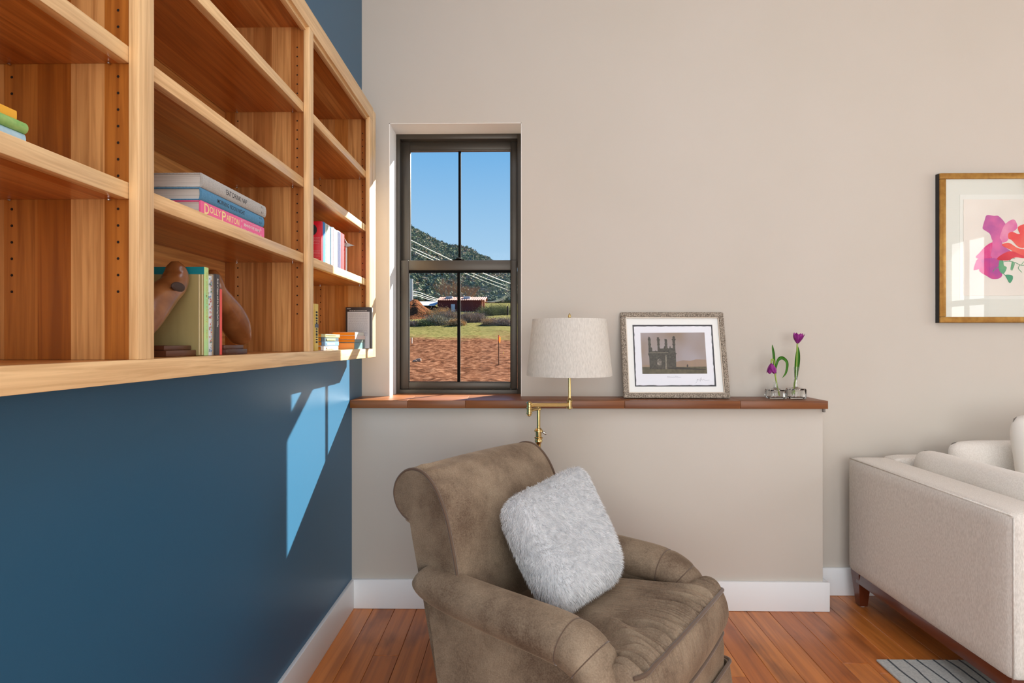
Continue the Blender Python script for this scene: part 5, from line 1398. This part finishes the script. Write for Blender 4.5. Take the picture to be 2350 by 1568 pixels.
# brush
BR = [pm('sage_grey', S(150, 142, 122), .95, spec=0), pm('sage_green', S(120, 122, 84), .95, spec=0), pm('dry_tan', S(184, 152, 112), .95, spec=0), pm('twig_grey', S(148, 130, 116), .95, spec=0)]
def shrub(name, label, cat, x_, y, r, h, mat, n, seed, up=.6, w=.02, group=None):
    rb = random.Random(seed); vs, fs = [], []; z0 = G(x_, y)-.05
    for _ in range(n):
        an = rb.uniform(0, 2*math.pi); el = math.acos(rb.uniform(0, 1)**up); L_ = rb.uniform(.55, 1.0)
        d = Vector((math.cos(an)*math.sin(el)*r, math.sin(an)*math.sin(el)*r, math.cos(el)*h))
        p0 = Vector((x_, y, z0))+Vector((rb.uniform(-.3, .3)*r, rb.uniform(-.3, .3)*r, 0)); p1 = p0+d*L_*.6+Vector((rb.gauss(0, .05), rb.gauss(0, .05), 0))*r; p2 = p0+d*L_+Vector((rb.gauss(0, .12), rb.gauss(0, .12), rb.gauss(0, .06)))*r
        sd = d.cross(Vector((rb.random()-.5, rb.random()-.5, rb.random()-.5))).normalized()*w
        k = len(vs); vs += [tuple(p0-sd*.5), tuple(p0+sd*.5), tuple(p1+sd), tuple(p1-sd), tuple(p2)]; fs += [(k, k+1, k+2, k+3), (k+3, k+2, k+4)]
        for q in range(3):
            c = p1+(p2-p1)*rb.random()+Vector((rb.gauss(0, 1), rb.gauss(0, 1), rb.gauss(0, 1)))*r*.08; a_ = Vector((rb.gauss(0, 1), rb.gauss(0, 1), rb.gauss(0, 1))).normalized()*w*2.2; b_ = a_.orthogonal().normalized()*w*1.6
            k = len(vs); vs += [tuple(c-a_), tuple(c+b_), tuple(c+a_), tuple(c-b_)]; fs.append((k, k+1, k+2, k+3))
    me = bpy.data.meshes.new(name); me.from_pydata(vs, [], fs); me.materials.append(mat)
    o = bpy.data.objects.new(name, me); COL.objects.link(o); tag(o, label, cat, group); return o
def SP(u, Y): return PY(u, 740, Y).x
sh_list = [(1003, 47, 1.15, .95, 0, 'large round grey sagebrush below the white barn panel'), (1032, 50, 1.0, 1.15, 3, 'tall twiggy grey bush in front of the barn middle'),
           (1016, 56, .9, 1.35, 2, 'tall dry tan bush beneath the left half of the barn'), (1070, 51, .9, .95, 3, 'grey twiggy bush left of the barn posts'),
           (1092, 52, 1.0, 1.0, 3, 'grey brown bush under the right end of the barn'), (1125, 47, .6, .5, 2, 'low orange tan bush right of the window bar'),
           (1155, 47, .95, .6, 3, 'broad low brown bush near the right window edge'), (948, 46, .6, .38, 3, 'dark low bush at the left window edge'),
           (975, 46, .6, .42, 1, 'low green bush left of the large sagebrush'), (1122, 66, 1.3, 1.2, 1, 'green juniper bush right of the barn'),
           (1150, 68, 1.4, 1.2, 1, 'green bush beside the dark pole at the right'), (985, 60, 1.0, .9, 2, 'tan brush growing below the pale shed roof'),
           (1049, 46, .6, .55, 2, 'small dry bush behind the lower window bar')]
for i, (u, Y, r, h, mi, lab) in enumerate(sh_list): shrub('shrub', lab, 'shrub', SP(u, Y), Y, r*1.35, h*1.15, BR[mi], 650, 40+i, w=.020, group='brush beyond the dirt yard')
def baretree(label, u, Y, h, seed, mat):
    rb = random.Random(seed); vs, fs = [], []; x0 = SP(u, Y); base = Vector((x0, Y, G(x0, Y)-.2))
    def seg(p0, p1, w0, w1):
        for ax_ in (Vector((1, 0, 0)), Vector((0, 1, 0))):
            k = len(vs); vs.extend([tuple(p0-ax_*w0), tuple(p0+ax_*w0), tuple(p1+ax_*w1), tuple(p1-ax_*w1)]); fs.append((k, k+1, k+2, k+3))
    def grow(p, d, L_, w, lv):
        q = p+d*L_; seg(p, q, w, w*.6)
        if lv == 0: return
        for _ in range(4 if lv > 1 else 5):
            nd = (d+Vector((rb.gauss(0, .5), rb.gauss(0, .5), rb.gauss(.05, .3)))).normalized(); grow(p+d*L_*rb.uniform(.5, 1), nd, L_*rb.uniform(.55, .8), w*.55, lv-1)
    for k in range(5): grow(base, Vector((rb.gauss(0, .35), rb.gauss(0, .35), 1)).normalized(), h*.36, .07, 4)
    me = bpy.data.meshes.new('bare_tree'); me.from_pydata(vs, [], fs); me.materials.append(mat)
    o = bpy.data.objects.new('bare_tree', me); COL.objects.link(o); tag(o, label, 'tree', 'bare trees behind the barn')
M_TW = pm('bare_twigs', S(168, 140, 120), .95, spec=0)
baretree('bare tan cottonwood rising behind the left half of the barn roof', 1028, 92, 6.6, 3, M_TW)
baretree('bare tan cottonwood rising behind the right half of the barn roof', 1070, 94, 5.6, 8, M_TW)
# poles and power lines
def vpole(label, u, v0, v1, Y, r, mat):
    p0, p1 = PY(u, v0, Y), PY(u, v1, Y); tag(obj('utility_pole', atube(NB(), [(p0.x, Y, min(p0.z, G(p0.x, Y))-.3), (p0.x, Y, p1.z)], r, 10), mat), label, 'pole')
vpole('pale weathered utility pole at the left edge of the lower pane', 944, 700, 640, 62, .17, pm('pale_pole', S(196, 196, 192), .8))
vpole('dark thin pole at the right edge of the lower pane', 1165, 735, 703, 66, .09, M_BDARK)
M_WIRE = pm('pale_cable', S(206, 202, 186), .6)
def wire(label, pts, rad=.035):
    P_ = [PY(u, v, Y) for u, v, Y in pts]; tag(obj('power_line', atube(NB(), smoothline(P_, 6), rad, 6), M_WIRE, smooth=True), label, 'power line', 'power lines outside the window')
wire('topmost thick power line crossing in front of the hill', [(880, 519, 44), (941, 551, 46), (1035, 597, 50), (1110, 628, 54), (1172, 651, 58), (1260, 676, 64)], .045)
wire('middle power line crossing in front of the hill', [(880, 540, 44), (941, 567, 46), (1008, 597, 50), (1090, 630, 54), (1172, 660, 58), (1260, 684, 64)], .03)
wire('lowest power line crossing in front of the hill', [(880, 546, 44), (941, 573, 46), (993, 597, 50), (1078, 632, 54), (1172, 668, 58), (1260, 692, 64)], .03)
for k, dv in enumerate((0, 5, 9)):
    wire(('upper', 'middle', 'lower')[k]+' sagging cable from the pale pole to the barn', [(944, 670+dv, 62), (960, 671+dv, 64), (985, 680+dv*.9, 68), (1004, 686+dv*.6, 74)], .03)
    wire(('upper', 'middle', 'lower')[k]+' sagging cable rising from the barn to the right', [(1111, 692.5, 76), (1130, 692+dv*.1, 72), (1148, 686+dv*.5, 68), (1165, 675+dv*.7, 65), (1200, 655+dv, 60)], .03)
